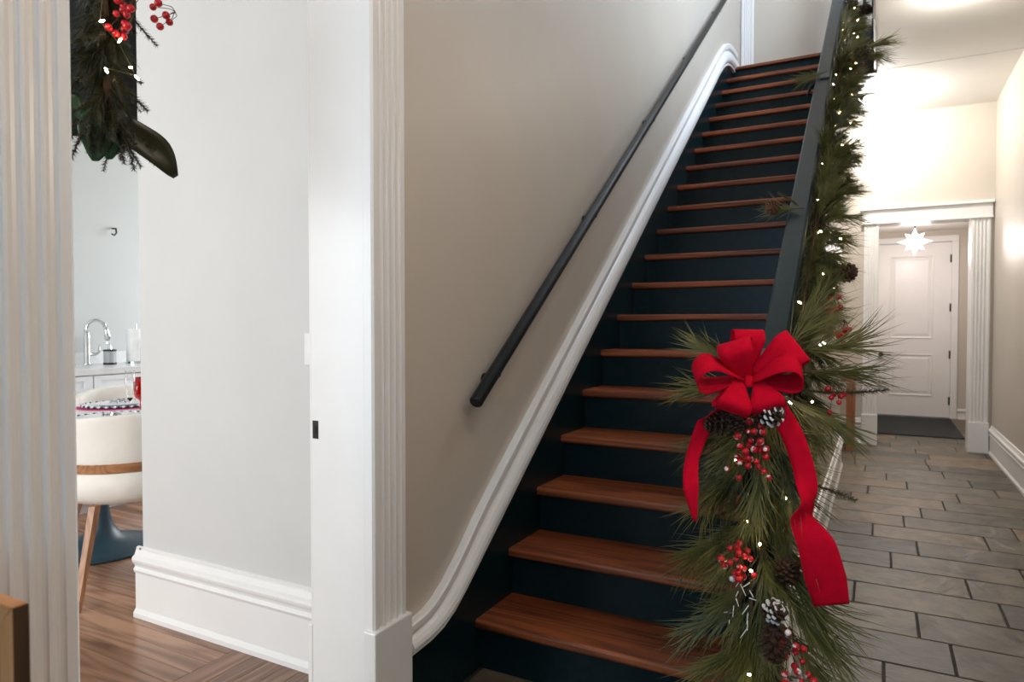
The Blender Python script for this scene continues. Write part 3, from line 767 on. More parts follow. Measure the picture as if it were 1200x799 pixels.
# table
TC = Vector((-3.605, 2.13, 0)); TZ = .712
tb = thing('dining_table', TC, 'round white dining table on a blue tulip pedestal', 'table')
MB().lathe([(.001, 0), (.275, 0), (.285, .006), (.275, .014), (.22, .024), (.15, .040), (.095, .068), (.062, .115), (.043, .18), (.034, .26), (.032, .36), (.034, .48), (.05, .58), (.10, .66), (.16, .69), (.001, .69)], TC, 40).build('pedestal', 'table_blue', tb, smooth=True)
MB().lathe([(.001, .690), (.56, .690), (.575, .698), (.575, .706), (.565, .712), (.001, .712)], TC, 56).build('table_top', 'table_top', tb)
rg = MB().lathe([(.80, .0005), (.80, .010), (.001, .011)], (-3.3, 3.85, 0), 40)
tag(rg.build('rug', 'rug_pale'), 'pale round rug on the oak floor beyond the table', 'rug')

va = Vector((.505, .863, 0)); vb = Vector((-.863, .505, 0))


def chair_parts(root):
    """local frame: x right, y forward, seat shell with curved back"""
    # shell back: wraps round the sitter
    def shell(z0, z1, r0, r1, th, a0, a1, n=26, rows=7, crown=.0):
        m = MB(); rings = []
        for i in range(n + 1):
            a = a0 + (a1 - a0) * i / n
            loop = []
            e = abs((i / n - .5) * 2) ** 3
            for kk in range(rows + 1):
                t = kk / rows; r = r0 + (r1 - r0) * t; z = z0 + (z1 - z0 - crown * e) * t
                loop.append((r * math.cos(a) * 1.06, r * math.sin(a), z))
            for kk in range(rows, -1, -1):
                t = kk / rows; r = r0 + (r1 - r0) * t - th; z = z0 + (z1 - z0 - crown * e) * t
                loop.append((r * math.cos(a) * 1.06, r * math.sin(a), z))
            rings.append(loop)
        return m.rings(rings)
    bk = shell(.590, .797, .268, .290, .045, PI * 1.02, PI * 1.98, crown=.05); bk.build('backrest', 'upholstery', root, smooth=True, bevel=.006, local=True)
    bd = shell(.552, .594, .262, .268, .03, PI * .98, PI * 2.02, rows=2); bd.build('wood_band', 'band_wood', root, local=True, bevel=.003)
    m = MB(); n = 36; rings = []
    for r, z in ((.02, .398), (.15, .400), (.215, .412), (.250, .440), (.264, .48), (.266, .548), (.248, .552), (.20, .515), (.02, .505)):
        rings.append([(r * 1.06 * math.cos(2 * PI * i / n), r * math.sin(2 * PI * i / n) * (1.0 if math.sin(2 * PI * i / n) < 0 else 1.06), z) for i in range(n)])
    m.rings(rings); m.build('seat', 'upholstery', root, smooth=True, local=True)
    for sx, sy in ((-1, -1), (1, -1), (-1, 1), (1, 1)):
        t = Vector((sx * .165, sy * .165, .412)); f = Vector((sx * .25, sy * .25, 0))
        u = Vector((-sy, sx, 0)).normalized() * .014; v = Vector((sx, sy, 0)).normalized() * .020
        A = [t + u + v, t - u + v, t - u - v, t + u - v]; B = [f + u * .8 + v * .6, f - u * .8 + v * .6, f - u * .8 - v * .6, f + u * .8 - v * .6]
        MB().prism(B, A).build('leg', 'chair_wood', root, local=True)


def place_chair(center, face, label):
    rz = math.atan2(face.y, face.x) - PI / 2
    c = thing('dining_chair', center, label, 'chair', 'dining chairs', rz)
    chair_parts(c); return c


cc = Vector((-3.022, 1.915, 0))
place_chair(cc, (TC - cc).normalized(), 'cream upholstered dining chair with wooden back band seen from behind')
c2 = Vector((-3.945, 2.50, 0))
place_chair(c2, (TC - c2).normalized(), 'cream upholstered dining chair on the kitchen side of the table')


def settings(center, tag_s, z=TZ):
    c = Vector(center)
    pm = MB().lathe([(.001, 0), (.215, 0), (.215, .003), (.001, .003)], (c.x, c.y, z), 36)
    tag(pm.build('placemat', 'mat_pink'), 'round pink placemat %s' % tag_s, 'placemat', 'place settings')
    ch = thing('charger_plate', (c.x, c.y, z), 'pale charger plate with navy beaded rim %s' % tag_s, 'plate', 'place settings')
    MB().lathe([(.001, .003), (.13, .003), (.175, .012), (.18, .015), (.172, .016), (.13, .008), (.001, .008)], (c.x, c.y, z), 40).build('dish', 'plate_white', ch, smooth=True)
    for i in range(56):
        a = 2 * PI * i / 56
        MB().lathe([(.001, -.007), (.006, -.004), (.0075, 0), (.006, .004), (.001, .007)], (c.x + .186 * math.cos(a), c.y + .186 * math.sin(a), z + .014), 6).build('bead', 'bead_navy' if i % 2 else 'plate_white', ch)
    dp = MB().lathe([(.001, .0085), (.08, .0085), (.125, .020), (.128, .023), (.12, .022), (.08, .013), (.001, .013)], (c.x, c.y, z), 36)
    tag(dp.build('dinner_plate', 'plate_white', smooth=True), 'small white dinner plate on the charger %s' % tag_s, 'plate', 'place settings')
    nk = MB()
    for i in range(9):
        a = R.uniform(0, 6.28); rr = R.uniform(0, .06); p = Vector((c.x + rr * math.cos(a), c.y + rr * math.sin(a), z + .020))
        nk.tube([p, p + Vector((R.uniform(-.02, .02), R.uniform(-.02, .02), .012)), p + Vector((R.uniform(-.03, .03), R.uniform(-.03, .03), .006))], [.004, .010, .004], 6)
    tag(nk.build('table_sprig', 'silver'), 'silvery decorative sprig on the plate %s' % tag_s, 'decoration', 'place settings')


settings(TC + (cc - TC).normalized() * .30, 'nearest the cream chair')
settings(TC + (c2 - TC).normalized() * .34, 'on the kitchen side of the table')


def stem_glass(loc, mt, label, hgt, bowl, rs=1.0):
    g = thing('wine_glass', loc, label, 'glass')
    MB().lathe([(.001, 0), (.032, 0), (.030, .003), (.006, .006), (.001, .006)], loc, 20).build('foot', 'clear_glass', g, smooth=True)
    MB().lathe([(.0035, .005), (.0035, hgt)], loc, 8).build('stem', 'clear_glass' if bowl == 'flute' else mt, g, smooth=True)
    if bowl == 'flute':
        MB().lathe([(.004, hgt), (.016, hgt + .02), (.023, hgt + .07), (.024, hgt + .15), (.0225, hgt + .15), (.0215, hgt + .07), (.014, hgt + .024), (.001, hgt + .018)], loc, 20, cap=False).build('bowl', mt, g, smooth=True)
        MB().lathe([(.003, hgt - .012), (.012, hgt), (.014, hgt + .006), (.003, hgt + .004)], loc, 12).build('collar', 'bronze', g)
    else:
        MB().lathe([(.004, hgt), (.026, hgt + .02), (.034, hgt + .05), (.034, hgt + .13), (.0325, hgt + .13), (.032, hgt + .05), (.024, hgt + .024), (.001, hgt + .012)], loc, 24, cap=False).build('bowl', mt, g, smooth=True)


stem_glass((-3.485, 2.222, TZ), 'clear_glass', 'clear champagne flute with dark collar on the dining table', .075, 'flute')
stem_glass((-3.545, 2.318, TZ), 'red_glass', 'red glass goblet on the dining table cut by the wall edge', .052, 'goblet')
fk = MB().box(-3.33, -3.31, 2.20, 2.36, TZ + .001, TZ + .006)
tag(fk.build('table_knife', 'silver', bevel=.002), 'steel knife lying at the edge of the dining table', 'cutlery')

# black drum pendant over the table
pl = thing('drum_pendant', (TC.x, TC.y, 2.25), 'black drum pendant lamp over the dining table behind the hanging greenery', 'pendant lamp')
MB().lathe([(.32, 0), (.32, .75), (.312, .75), (.312, 0)], (TC.x, TC.y, 2.22), 40, cap=False).build('shade', 'shade_black', pl)
MB().lathe([(.001, .02), (.311, .02), (.311, .026), (.001, .026)], (TC.x, TC.y, 2.22), 40).build('diffuser', 'shade_black', pl)
MB().tube([(TC.x, TC.y, 2.24), (TC.x, TC.y, CEIL)], .008, 8).build('stem', 'black_metal', pl)

# ------------------------------------------------------------------ greenery
def long_sprig(seed, nn=72, ln=.145, stem=.11, spread=.62):
    r = random.Random(seed); m = MB()
    bend = Vector((r.uniform(-.3, .3), r.uniform(-.3, .3), 0))
    P = [Vector((0, 0, stem * t)) + bend * (stem * t * t * .5) for t in (0, .33, .66, 1)]
    m.tube(P, [.0030, .0026, .0022, .0012], 5, 1)
    for i in range(nn):
        t = r.uniform(.18, 1.0) ** .8; p = Vector((0, 0, stem * t)) + bend * (stem * t * t * .5)
        a = r.uniform(0, 2 * PI); sp = spread * (1.15 - .55 * t) * r.uniform(.35, 1.1)
        d = Vector((math.sin(sp) * math.cos(a), math.sin(sp) * math.sin(a), math.cos(sp)))
        l = ln * r.uniform(.7, 1.1); cv = Vector((r.uniform(-1, 1), r.uniform(-1, 1), r.uniform(-.6, .2))) * l * .16
        w0 = .00125; q = d.orthogonal().normalized(); s2 = d.cross(q)
        mid = p + d * l * .55; tip = p + d * l + cv
        b = len(m.v)
        for c, wd in ((p, w0), (mid, w0 * .95)):
            for k in range(3):
                an = 2 * PI * k / 3; m.v.append(tuple(c + (q * math.cos(an) + s2 * math.sin(an)) * wd))
        m.v.append(tuple(tip))
        for k in range(3):
            j2 = (k + 1) % 3; m.quad((b + k, b + j2, b + 3 + j2, b + 3 + k)); m.quad((b + 3 + k, b + 3 + j2, b + 6))
    return m.mesh('pine_sprig', ['pine_long', 'twig'])


def fir_sprig(seed, ln=.20, nn=330, nl=.020):
    r = random.Random(seed); m = MB()
    bend = Vector((r.uniform(-.5, .5), r.uniform(-.5, .5), 0))
    pos = lambda t: Vector((0, 0, ln * t)) + bend * (ln * t * t * .5)
    m.tube([pos(t) for t in (0, .25, .5, .75, 1)], [.0028, .0025, .0022, .0018, .001], 5, 1)
    for i in range(nn):
        t = .06 + .94 * (i + r.random()) / nn; p = pos(t); ax = (pos(min(1, t + .02)) - pos(t - .02)).normalized()
        q = ax.orthogonal().normalized(); s2 = ax.cross(q); a = r.uniform(0, 2 * PI); sp = r.uniform(.7, 1.15)
        o_ = q * math.cos(a) + s2 * math.sin(a); d = ax * math.cos(sp) + o_ * math.sin(sp)
        l = nl * r.uniform(.7, 1.15) * (1 if t < .9 else .8); sd = d.cross(o_).normalized(); nrm = d.cross(sd)
        b = len(m.v)
        for k in range(3):
            an = 2 * PI * k / 3; m.v.append(tuple(p + (sd * math.cos(an) + nrm * math.sin(an)) * .0011))
        m.v.append(tuple(p + d * l))
        for k in range(3): m.quad((b + k, b + (k + 1) % 3, b + 3))
    return m.mesh('fir_sprig', ['pine_fir', 'twig'])


needle('needle_dark', (0.006, 0.010, 0.004), (0.026, 0.030, 0.011))  # darker needle colour for the swag sprigs
LONGS = [long_sprig(s, spread=sp) for s, sp in ((1, .55), (2, .68), (3, .50), (4, .75), (5, .6))]
FIRS = [fir_sprig(s, ln) for s, ln in ((1, .17), (2, .21), (3, .15), (4, .23))]


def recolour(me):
    c = me.copy(); c.materials[0] = M['needle_dark']; return c


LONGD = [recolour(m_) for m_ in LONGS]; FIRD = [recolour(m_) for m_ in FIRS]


def cone_mesh(seed, ln, rad, snow):
    r = random.Random(seed); m = MB(); n = 56; ga = PI * (3 - 5 ** .5)
    m.rings([[(rr * math.cos(2 * PI * i / 8), rr * math.sin(2 * PI * i / 8), z * ln) for i in range(8)] for rr, z in ((.002, 0), (rad * .4, .12), (rad * .5, .4), (rad * .3, .8), (.002, 1))])
    for i in range(n):
        t = (i + .5) / n; z = ln * (.04 + .94 * t)
        env = rad * (math.sin(PI * (.18 + .80 * t)) ** .75)
        a = i * ga; out = Vector((math.cos(a), math.sin(a), 0)); tang = Vector((-math.sin(a), math.cos(a), 0))
        up = Vector((0, 0, 1)); d = (out * .9 + up * (.25 + .7 * t)).normalized()
        base_p = out * env * .35 + up * z; l = env * .78; wd = rad * .19
        nrm = d.cross(tang).normalized()
        b = len(m.v)
        A = base_p - tang * wd * .4; B = base_p + tang * wd * .4
        C = base_p + d * l * .72 + tang * wd; D = base_p + d * l * .72 - tang * wd
        E1 = base_p + d * l * 1.02 + tang * wd * .5 - up * .001; F1 = base_p + d * l * 1.02 - tang * wd * .5 - up * .001
        th = nrm * rad * .06
        for p in (A, B, C, E1, F1, D): m.v.append(tuple(p + th))
        for p in (A, B, C, E1, F1, D): m.v.append(tuple(p - th))
        tipm = 1 if (snow and r.random() < snow) else 0
        m.quad((b, b + 1, b + 2, b + 5)); m.quad((b + 5, b + 2, b + 3, b + 4), tipm)
        m.quad((b + 6, b + 11, b + 8, b + 7)); m.quad((b + 11, b + 10, b + 9, b + 8), tipm)
        for x, y in ((1, 2), (2, 3), (3, 4), (4, 5), (5, 0)): m.quad((b + x, b + y, b + 6 + y, b + 6 + x), tipm if x in (2, 3, 4) else 0)
    return m


CONES = {'dark': cone_mesh(1, .085, .034, 0).mesh('pine_cone', ['cone_brown', 'snow_tip']), 'frost': cone_mesh(2, .062, .033, .62).mesh('pine_cone', ['cone_brown', 'snow_tip']), 'tan': cone_mesh(3, .055, .026, 0).mesh('pine_cone', ['cone_tan', 'snow_tip'])}
berry_me = {}
for mn in ('berry', 'berry_plain', 'berry_dark'):
    berry_me[mn] = MB().lathe([(.0006, -.0080), (.0045, -.0068), (.0075, -.003), (.0082, .001), (.0070, .0045), (.004, .0072), (.0006, .0082)], n=12).mesh('berry', [mn], True)


def berry_cluster(parent, c, n, spread, mn, label, down=(0, 0, -1)):
    r = random.Random(int(abs(c[0] * 991 + c[2] * 577) * 10)); c = Vector(c)
    tw = MB(); pts = []
    for i in range(n):
        for _ in range(60):
            p = c + Vector((r.gauss(0, spread[0]), r.gauss(0, spread[1]), r.gauss(0, spread[2])))
            if all((p - q).length > .0155 for q in pts): break
        pts.append(p)
    root = c + Vector((0, .03, spread[2] * 1.8))
    for p in pts:
        mid = (root + p) / 2 + Vector((0, .012, .006)); tw.tube([root, mid, p], .0009, 4)
    cl = tw.build('berry_cluster', 'twig', parent); tag(cl, label)
    for p in pts:
        o = inst('berry', berry_me[mn], cl, p, aim((r.uniform(-1, 1), r.uniform(-1, 1), r.uniform(-1, 1))), r.uniform(.85, 1.15))
    return cl


bulb_me = MB().lathe([(.0005, -.001), (.0018, .001), (.0022, .004), (.0018, .008), (.0006, .010)], n=8).mesh('bulb', ['bulb'], True)

# --- garland down the handrail and over the newel
gl = thing('christmas_garland', (-.27, 1.9, 0), 'long pine garland running down the handrail and hanging over the newel post', 'garland')
def axis_rail(y): return Vector((-.222, y, 1.490 + SL * (y - 2.85)))
path = [axis_rail(5.7 - 3.5 * i / 40) for i in range(41)]
top_d = [Vector((-.22, 2.10, .93)), Vector((-.262, 1.96, .985 + .03)), Vector((-.272, 1.885, .96))]
drop = [Vector((-.270, 1.87, .85)), Vector((-.272, 1.87, .70)), Vector((-.268, 1.87, .52)), Vector((-.250, 1.865, .36)), Vector((-.240, 1.86, .20)), Vector((-.238, 1.86, .10))]
gpath = path + top_d + drop
MB().tube(gpath, .005, 6).build('garland_stem', 'twig', gl)
segs = [0]
for a, b in zip(gpath, gpath[1:]): segs.append(segs[-1] + (b - a).length)


def at(s):
    for i in range(len(segs) - 1):
        if segs[i + 1] >= s:
            t = (s - segs[i]) / (segs[i + 1] - segs[i]); return gpath[i].lerp(gpath[i + 1], t), (gpath[i + 1] - gpath[i]).normalized()
    return gpath[-1], (gpath[-1] - gpath[-2]).normalized()


r = random.Random(21)
s_rail = segs[40]; s = 0.0; cnt = 0
while s < s_rail:
    p, t = at(s)
    near = p.y < 4.9
    for k in range(6 if near else 4):
        ang = r.uniform(-2.4, 1.5)       # around the axis; 0 = straight out to the hall
        out = Vector((math.cos(ang), 0, math.sin(ang)))
        if out.x < -.35: out.x = -.1
        dirv = t * r.uniform(.25, 1.0) * (1 if r.random() < .8 else -.6) + out * r.uniform(.45, .85)
        if r.random() < .55: inst('pine_sprig', r.choice(LONGS), gl, p + out * .02, aim(dirv, r.uniform(0, 6.28)), r.uniform(.62, .95))
        else: inst('fir_sprig', r.choice(FIRS), gl, p, aim(dirv, r.uniform(0, 6.28)), r.uniform(.55, .85))
    s += .060 if near else .08
# newel top and drop
s = s_rail; tot = segs[-1]
while s < tot:
    p, t = at(s)
    for k in range(3):
        ang = r.uniform(-PI - .25, .25)    # front half, plus sides
        out = Vector((math.cos(ang), math.sin(ang), r.uniform(-.1, .25)))
        f = (s - s_rail) / (tot - s_rail)
        dirv = Vector((0, 0, -1)) * r.uniform(.55, 1.15) + out * r.uniform(.35, .85)
        if p.z + dirv.z * .25 < .03: dirv.z = -(p.z - .03) / .30; 
        if r.random() < .70: inst('pine_sprig', r.choice(LONGS), gl, p + out * .012, aim(dirv, r.uniform(0, 6.28)), r.uniform(.78, 1.12))
        else: inst('fir_sprig', r.choice(FIRS), gl, p + out * .012, aim(dirv, r.uniform(0, 6.28)), r.uniform(.6, .95))
    s += .036
# a few sprigs where the photograph shows them poking out
for me, p, dv, sc in ((LONGS[1], (-.24, 2.02, 1.09), (.55, .1, .62), 1.15), (LONGS[3], (-.22, 2.05, 1.10), (.9, .1, .25), 1.2), (LONGS[0], (-.2, 2.06, 1.05), (.8, .1, -.05), 1.15), (FIRS[3], (-.2, 2.05, 1.0), (.95, .1, -.1), 1.0), (LONGS[2], (-.2, 2.05, .98), (.7, 0, -.5), 1.1),
                      (LONGS[2], (-.33, 1.95, 1.07), (-.75, -.1, .35), .9), (LONGS[4], (-.32, 1.92, 1.02), (-.9, -.2, -.1), 1.0), (LONGS[0], (-.31, 1.90, .93), (-.7, -.2, -.5), 1.0), (FIRS[0], (-.33, 1.93, 1.08), (-.7, -.2, .55), .8),
                      (FIRS[1], (-.296, 1.83, .985), (-.06, -.25, -.9), .95), (LONGS[3], (-.30, 1.85, .82), (-.55, -.2, -.75), 1.1), (LONGS[1], (-.31, 1.85, .64), (-.7, -.2, -.55), 1.1), (LONGS[0], (-.29, 1.84, .46), (-.75, -.2, -.55), 1.15), (LONGS[2], (-.28, 1.84, .36), (-.7, -.2, -.6), 1.1),
                      (LONGS[1], (-.23, 1.84, .58), (.75, -.15, -.55), 1.3), (LONGS[4], (-.22, 1.84, .52), (.68, -.15, -.68), 1.35), (LONGS[0], (-.22, 1.84, .44), (.6, -.15, -.75), 1.3), (LONGS[3], (-.23, 1.84, .90), (.4, -.2, -.85), 1.1), (LONGS[2], (-.22, 1.84, .78), (.5, -.2, -.85), 1.1),
                      (FIRS[2], (-.19, 1.9, .93), (.45, 0, -.9), 1.0), (FIRS[1], (-.2, 1.86, .80), (.9, -.1, -.25), .8),
                      (LONGS[1], (-.25, 2.80, 1.62), (-.85, .1, .10), .8), (FIRS[0], (-.27, 2.80, 1.63), (-.7, .1, .65), .6),
                      (LONGS[3], (-.25, 4.0, 2.52), (-.9, .2, -.1), .9), (FIRS[1], (-.25, 4.05, 2.52), (-.9, .2, -.35), .8), (LONGS[2], (-.16, 4.7, 2.85), (.9, .2, .15), 1.3), (LONGS[4], (-.16, 4.6, 2.80), (.9, .3, -.15), 1.2)):
    inst('fir_sprig' if me in FIRS else 'pine_sprig', me, gl, Vector(p), aim(dv, r.uniform(0, 6.28)), sc)
# cones
for kind, p, dv, sc, lab in (('frost', (-.250, 1.745, .955), (.75, -.45, .45), 1.0, 'snow tipped pine cone below the bow'), ('dark', (-.315, 1.80, .985), (.15, -.5, -.85), 1.0, 'brown pine cone under the bow'), ('dark', (-.315, 1.79, .955), (-.85, -.35, -.45), 1.0, 'dark pine cone left of the berries'),
                             ('dark', (-.212, 1.735, .465), (.05, -.25, -.95), 1.1, 'long dark pine cone low on the garland'), ('frost', (-.225, 1.74, .475), (.5, -.5, .65), .9, 'snow tipped pine cone low on the garland'), ('dark', (-.198, 1.80, .545), (.2, -.5, .8), .9, 'dark pine cone behind the frosted one'),
                             ('dark', (-.125, 2.72, 1.36), (.55, -.8, .1), 1.0, 'dark pine cone on the rail garland'), ('tan', (-.345, 2.80, 1.635), (-.6, -.75, -.2), 1.0, 'reddish brown pine cone poking over the handrail'), ('dark', (-.12, 4.4, 2.72), (.5, -.8, -.2), 1.2, 'dark pine cone high on the rail garland'), ('dark', (-.12, 5.3, 3.30), (.4, -.9, 0), 1.2, 'dark pine cone near the landing')):
    o = inst('pine_cone', CONES[kind], gl, Vector(p), aim(dv, 1.0), sc); tag(o, lab)
# berries
for c, n, spd, mn, lab in (((-.262, 1.735, .885), 24, (.016, .012, .034), 'berry', 'red berry cluster with white frost below the bow'), ((-.300, 1.735, .600), 19, (.018, .012, .028), 'berry', 'red frosted berry cluster on the lower left of the garland'), ((-.178, 1.725, .385), 19, (.022, .012, .036), 'berry', 'red frosted berry cluster at the foot of the garland'),
                           ((-.305, 1.735, .83), 5, (.016, .01, .016), 'berry', 'small red berries left of the main cluster'), ((-.09, 2.25, 1.165), 9, (.02, .02, .018), 'berry_plain', 'red berries on the rail right of the bow'), ((-.105, 2.05, .985), 7, (.014, .02, .02), 'berry_plain', 'red berries right of the bow'), ((-.13, 2.45, 1.245), 8, (.016, .02, .014), 'berry_plain', 'red berries on the rail garland'),
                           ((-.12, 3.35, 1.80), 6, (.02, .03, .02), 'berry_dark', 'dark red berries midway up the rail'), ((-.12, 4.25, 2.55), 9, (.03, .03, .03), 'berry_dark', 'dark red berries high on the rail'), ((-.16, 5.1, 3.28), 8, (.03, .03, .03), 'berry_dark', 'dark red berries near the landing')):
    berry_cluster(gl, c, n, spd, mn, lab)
# frosted twig
for p, q in (((-.285, 1.75, .57), (-.32, 1.74, .44)), ((-.27, 1.745, .56), (-.275, 1.735, .43))):
    p, q = Vector(p), Vector(q)
    m = MB(); m.tube([p, p.lerp(q, .5) + Vector((.008, 0, 0)), q], [.002, .002, .001], 5, 0)
    for i in range(7):
        a = p.lerp(q, i / 7 + .1); m.tube([a, a + Vector((r.uniform(-.02, .02), -.006, r.uniform(-.03, .0)))], [.0016, .001], 4, 1)
    tag(m.build('frosted_twig', ['twig', 'snow_tip'], gl), 'thin twig dusted with white frost')
# dark tie around the rail
ty = 3.98; tz = rail_z(ty)
tie = MB().tube([(-.24, ty, tz + .004), (-.273, ty, tz + .006), (-.312, ty + .01, tz - .004), (-.335, ty + .02, tz - .03), (-.350, ty + .02, tz - .07)], [.005, .006, .008, .010, .004], 6)
tag(tie.build('wire_tie', 'black_metal', gl), 'dark tie wrapped round the handrail')

# string of lights
sl = thing('string_lights', (-.2, 1.9, 0), 'string of tiny warm white lights wound through the stair garland', 'string lights')
wire = []
s = 0.0; i = 0
while s < tot - .02:
    p, t = at(s); a = i * 1.9
    if s < s_rail: off = Vector((math.cos(a) * .05 + .04, r.uniform(-.02, .02), math.sin(a) * .06))
    else: off = Vector((math.sin(a) * .075, -.075 + .02 * math.cos(a), 0))
    q_ = p + off; wire.append(q_)
    inst('bulb', bulb_me, sl, q_, aim((r.uniform(-1, 1), r.uniform(-1, .2), r.uniform(-.6, 1))), r.uniform(.9, 1.25))
    s += r.uniform(.05, .15) if s < s_rail else r.uniform(.06, .15); i += 1
MB().tube(wire, .0009, 4).build('wire', 'pine_fir', sl)
for q_ in ((-.245, 1.72, .655), (-.262, 1.715, .585), (-.27, 1.72, .33), (-.165, 1.78, .70), (-.15, 1.95, .98), (-.16, 1.9, .86)):
    inst('bulb', bulb_me, sl, Vector(q_), aim((r.uniform(-1, 1), -1, r.uniform(-.6, 1))), 1.35)

# --- red velvet bow
bow_c = Vector((-.279, 1.735, 1.045))
bw = thing('velvet_bow', bow_c, 'large red velvet bow with long tails tied on the newel garland', 'bow')
cr_, cu, co = Vector((.86, .28, 0)).normalized(), Vector((0, 0, 1)), Vector((.28, -.86, 0)).normalized()   # right, up, towards the hall


def ribbon(center, wdir, width, name, parent, th=.0011):
    """center: list of points; wdir: list of unit width directions"""
    n = len(center); top = []; rings = []
    for k in range(n):
        t = (center[min(k + 1, n - 1)] - center[max(k - 1, 0)]).normalized(); wv = (wdir[k] - t * wdir[k].dot(t)).normalized(); nn = t.cross(wv)
        h_ = width[k] / 2
        row = [center[k] + wv * (h_ * f) + nn * th for f in (-1, -.5, 0, .5, 1)] + [center[k] + wv * (h_ * f) - nn * th for f in (1, .5, 0, -.5, -1)]
        rings.append(row)
    return MB().rings(rings).build(name, 'velvet', parent, smooth=True, bevel=0)


def loop(dx, dy, dz, ln, width, bulge, tilt, start=(0, 0, 0), pinch=.30):
    """dx,dy,dz in (right, up, out); tilt 0: the ribbon face looks out, 90: its edge looks out"""
    dv = (cr_ * dx + cu * dy + co * dz).normalized()
    w0 = dv.cross(co).normalized(); n0 = w0.cross(dv).normalized()
    tl = math.radians(tilt)
    wv = w0 * math.cos(tl) + n0 * math.sin(tl); nv = -w0 * math.sin(tl) + n0 * math.cos(tl)
    C, W, D = [], [], []
    st_ = bow_c + cr_ * start[0] + cu * start[1] + co * start[2]
    for i in range(29):
        t = i / 28; a = math.sin(PI * t) ** .72
        C.append(st_ + dv * (ln * a) + nv * (bulge * math.sin(2 * PI * t) * (1.0 if t < .5 else 1.0)) )
        W.append(width * (pinch + (1 - pinch) * min(1, a * 1.25) ** 1.1)); D.append(wv)
    return ribbon(C, D, W, 'loop', bw)


loop(-.97, .14, .25, .130, .074, .034, -60, (0, .004, 0))       # left
loop(-.34, .93, .22, .104, .080, .030, 14, (-.002, .0, .004))   # top left
loop(.02, 1.0, .02, .124, .072, .024, -6, (.0, 0, -.02))       # top back
loop(.78, .58, .10, .140, .088, .028, 18, (.004, .004, -.01))    # upper right
loop(.93, .24, .30, .124, .074, .034, 57, (0, .0, .006))    # right
loop(-.30, -.92, .30, .084, .082, .026, 6, (-.020, .004, .012)) # lower left
loop(.30, -.92, .30, .080, .080, .026, -6, (.022, .006, .010))  # lower right
kn = MB(); kn.rings([[bow_c + co * (.016 + .007 * math.cos(a)) * 1.0 + cr_ * (.010 * math.sin(a) * sc) + cu * h_ for a in [2 * PI * i / 12 for i in range(12)]] for h_, sc in ((-.014, .7), (-.008, .95), (0, 1.0), (.008, .95), (.014, .7))]); kn.build('knot', 'velvet', bw, smooth=True)


def tail(pts, widths, dirs):
    P, W, D = [], [], []
    n = len(pts)
    for k in range(n - 1):
        p0, p1, p2, p3 = [pts[max(0, min(n - 1, k + q))] for q in (-1, 0, 1, 2)]
        for i in range(8):
            t = i / 8
            f = lambda a, b, c, e: .5 * ((2 * b) + (-a + c) * t + (2 * a - 5 * b + 4 * c - e) * t * t + (-a + 3 * b - 3 * c + e) * t ** 3)
            v = [f(p0[j], p1[j], p2[j], p3[j]) for j in range(3)]
            P.append(bow_c + cr_ * v[0] + cu * v[1] + co * v[2]); W.append(widths[k] + (widths[k + 1] - widths[k]) * t)
            dd = Vector(dirs[k]).lerp(Vector(dirs[k + 1]), t); D.append((cr_ * dd[0] + cu * dd[1] + co * dd[2]).normalized())
    return ribbon(P, D, W, 'tail', bw)


PX = .00222   # metres per pixel at the bow
T_ = lambda x, y, o: ((x - 876) * PX, (437 - y) * PX, o)
tail([T_(866, 455, -.02), T_(848, 472, -.045), T_(834, 495, -.085), T_(820, 530, -.06), T_(817, 560, -.01), T_(822, 598, .0)], [.02, .036, .045, .038, .040, .003], [(1, .5, 0), (.8, .6, 0), (.8, .4, .3), (.75, 0, .5), (.8, 0, .4), (.8, .2, .3)])
tail([T_(882, 450, 0), T_(902, 462, .0), T_(920, 490, .01), T_(933, 530, .02), T_(935, 562, .045), T_(931, 584, .03), T_(944, 610, .045), T_(954, 645, .04), T_(962, 676, .03)], [.03, .046, .050, .050, .046, .056, .085, .092, .075], [(1, .4, 0), (.8, .6, 0), (.9, .4, .2), (.85, .2, .4), (.7, .1, -.6), (.95, .1, -.2), (1, .1, .1), (1, .12, .1), (.98, -.15, .1)])

# --- hanging greenery in the dining doorway
sg = thing('greenery_swag', (-1.55, .95, 2.3), 'dark evergreen swag with magnolia leaf hanging inside the dining doorway', 'swag')
spth = [Vector((-1.50, .93, 2.42)), Vector((-1.535, .93, 2.2)), Vector((-1.545, .935, 1.95)), Vector((-1.545, .94, 1.72)), Vector((-1.54, .945, 1.66))]
MB().tube(spth, .010, 6).build('swag_stem', 'twig', sg)
for i in range(240):
    t = r.random() ** .9 * 3.8; k = int(t); p = spth[k].lerp(spth[min(4, k + 1)], t - k)
    a = r.uniform(0, 2 * PI); out = Vector((math.cos(a) * .8, math.sin(a), 0))
    dv = Vector((0, 0, -1)) * r.uniform(.5, 1.0) + out * r.uniform(.3, .55)
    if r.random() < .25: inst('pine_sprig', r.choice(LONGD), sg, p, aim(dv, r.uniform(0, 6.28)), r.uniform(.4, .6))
    else: inst('fir_sprig', r.choice(FIRD), sg, p, aim(dv, r.uniform(0, 6.28)), r.uniform(.45, .75))


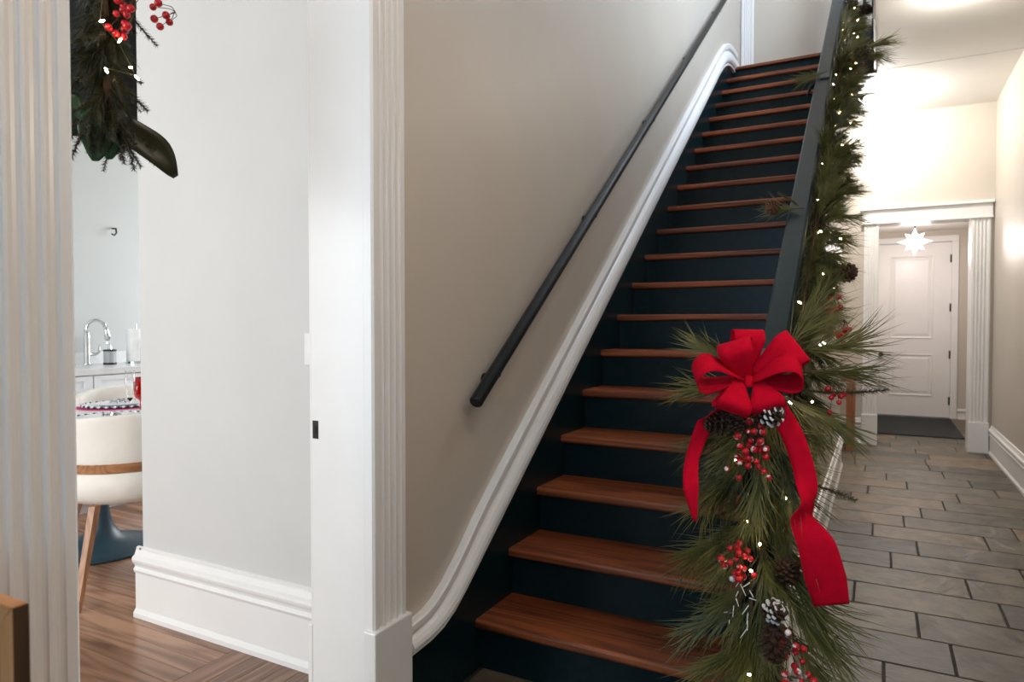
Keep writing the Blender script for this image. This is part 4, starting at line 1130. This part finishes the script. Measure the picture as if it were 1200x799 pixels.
def leaf(name, base_p, dv, ln, wd, mt, parent, nrm, droop=.15, wave=.010, label=None):
    dv = Vector(dv).normalized(); n_ = Vector(nrm); n_ = (n_ - dv * n_.dot(dv)).normalized(); sd = dv.cross(n_); rings = []
    for i in range(15):
        t = i / 14; w_ = wd * (math.sin(PI * (t * .93 + .035)) ** .8) / 2 + .001
        c = Vector(base_p) + dv * ln * t + n_ * (-droop * ln * t * t) + sd * (wave * math.sin(t * 7))
        row = [c + sd * (w_ * f) + n_ * (abs(f) * w_ * .30 + wave * .5 * math.sin(t * 9 + f * 2)) for f in (-1, -.5, 0, .5, 1)]
        rings.append([p + n_ * .0006 for p in row] + [p - n_ * .0006 for p in reversed(row)])
    o = MB().rings(rings).build(name, mt, parent, smooth=True)
    if label: tag(o, label)
    return o


VIEW = Vector((1.5, -.95, -.3))
leaf('magnolia_leaf', (-1.52, .945, 1.665), (.20, .95, -.90), .185, .066, 'magnolia', sg, VIEW, .05, .006, 'brownish green magnolia leaf sticking out of the swag')
leaf('magnolia_leaf', (-1.53, .90, 1.66), (-.1, .12, -1), .115, .062, 'leaf_green', sg, VIEW, .02, .004, 'deep green leaf at the bottom of the swag')
leaf('magnolia_leaf', (-1.54, .925, 1.65), (-.05, .25, -1), .095, .05, 'leaf_green', sg, VIEW, .02, .004, 'deep green leaf behind the lowest leaf')
leaf('magnolia_leaf', (-1.56, .88, 1.69), (-.05, -.15, -1), .10, .055, 'leaf_green', sg, VIEW, .02, .004, 'deep green leaf by the casing edge')
berry_cluster(sg, (-1.475, .935, 1.865), 13, (.012, .014, .032), 'berry_plain', 'bright red berries on the swag')
berry_cluster(sg, (-1.45, 1.015, 1.885), 6, (.008, .018, .014), 'berry_plain', 'red berries sticking out right of the swag')
s2 = thing('string_lights', (-1.55, .95, 2.3), 'tiny warm lights in the hanging doorway swag', 'string lights')
sw_pts = [Vector(p) for p in ((-1.50, .90, 2.25), (-1.49, .92, 2.05), (-1.475, .885, 1.83), (-1.475, .925, 1.80), (-1.475, .955, 1.755), (-1.475, .962, 1.74), (-1.475, .895, 1.735))]
MB().tube(sw_pts, .0009, 4).build('wire', 'pine_fir', s2)
for p in sw_pts[2:]: inst('bulb', bulb_me, s2, p, aim((.3, r.uniform(-.8, .8), r.uniform(-1, 1))), 1.2)
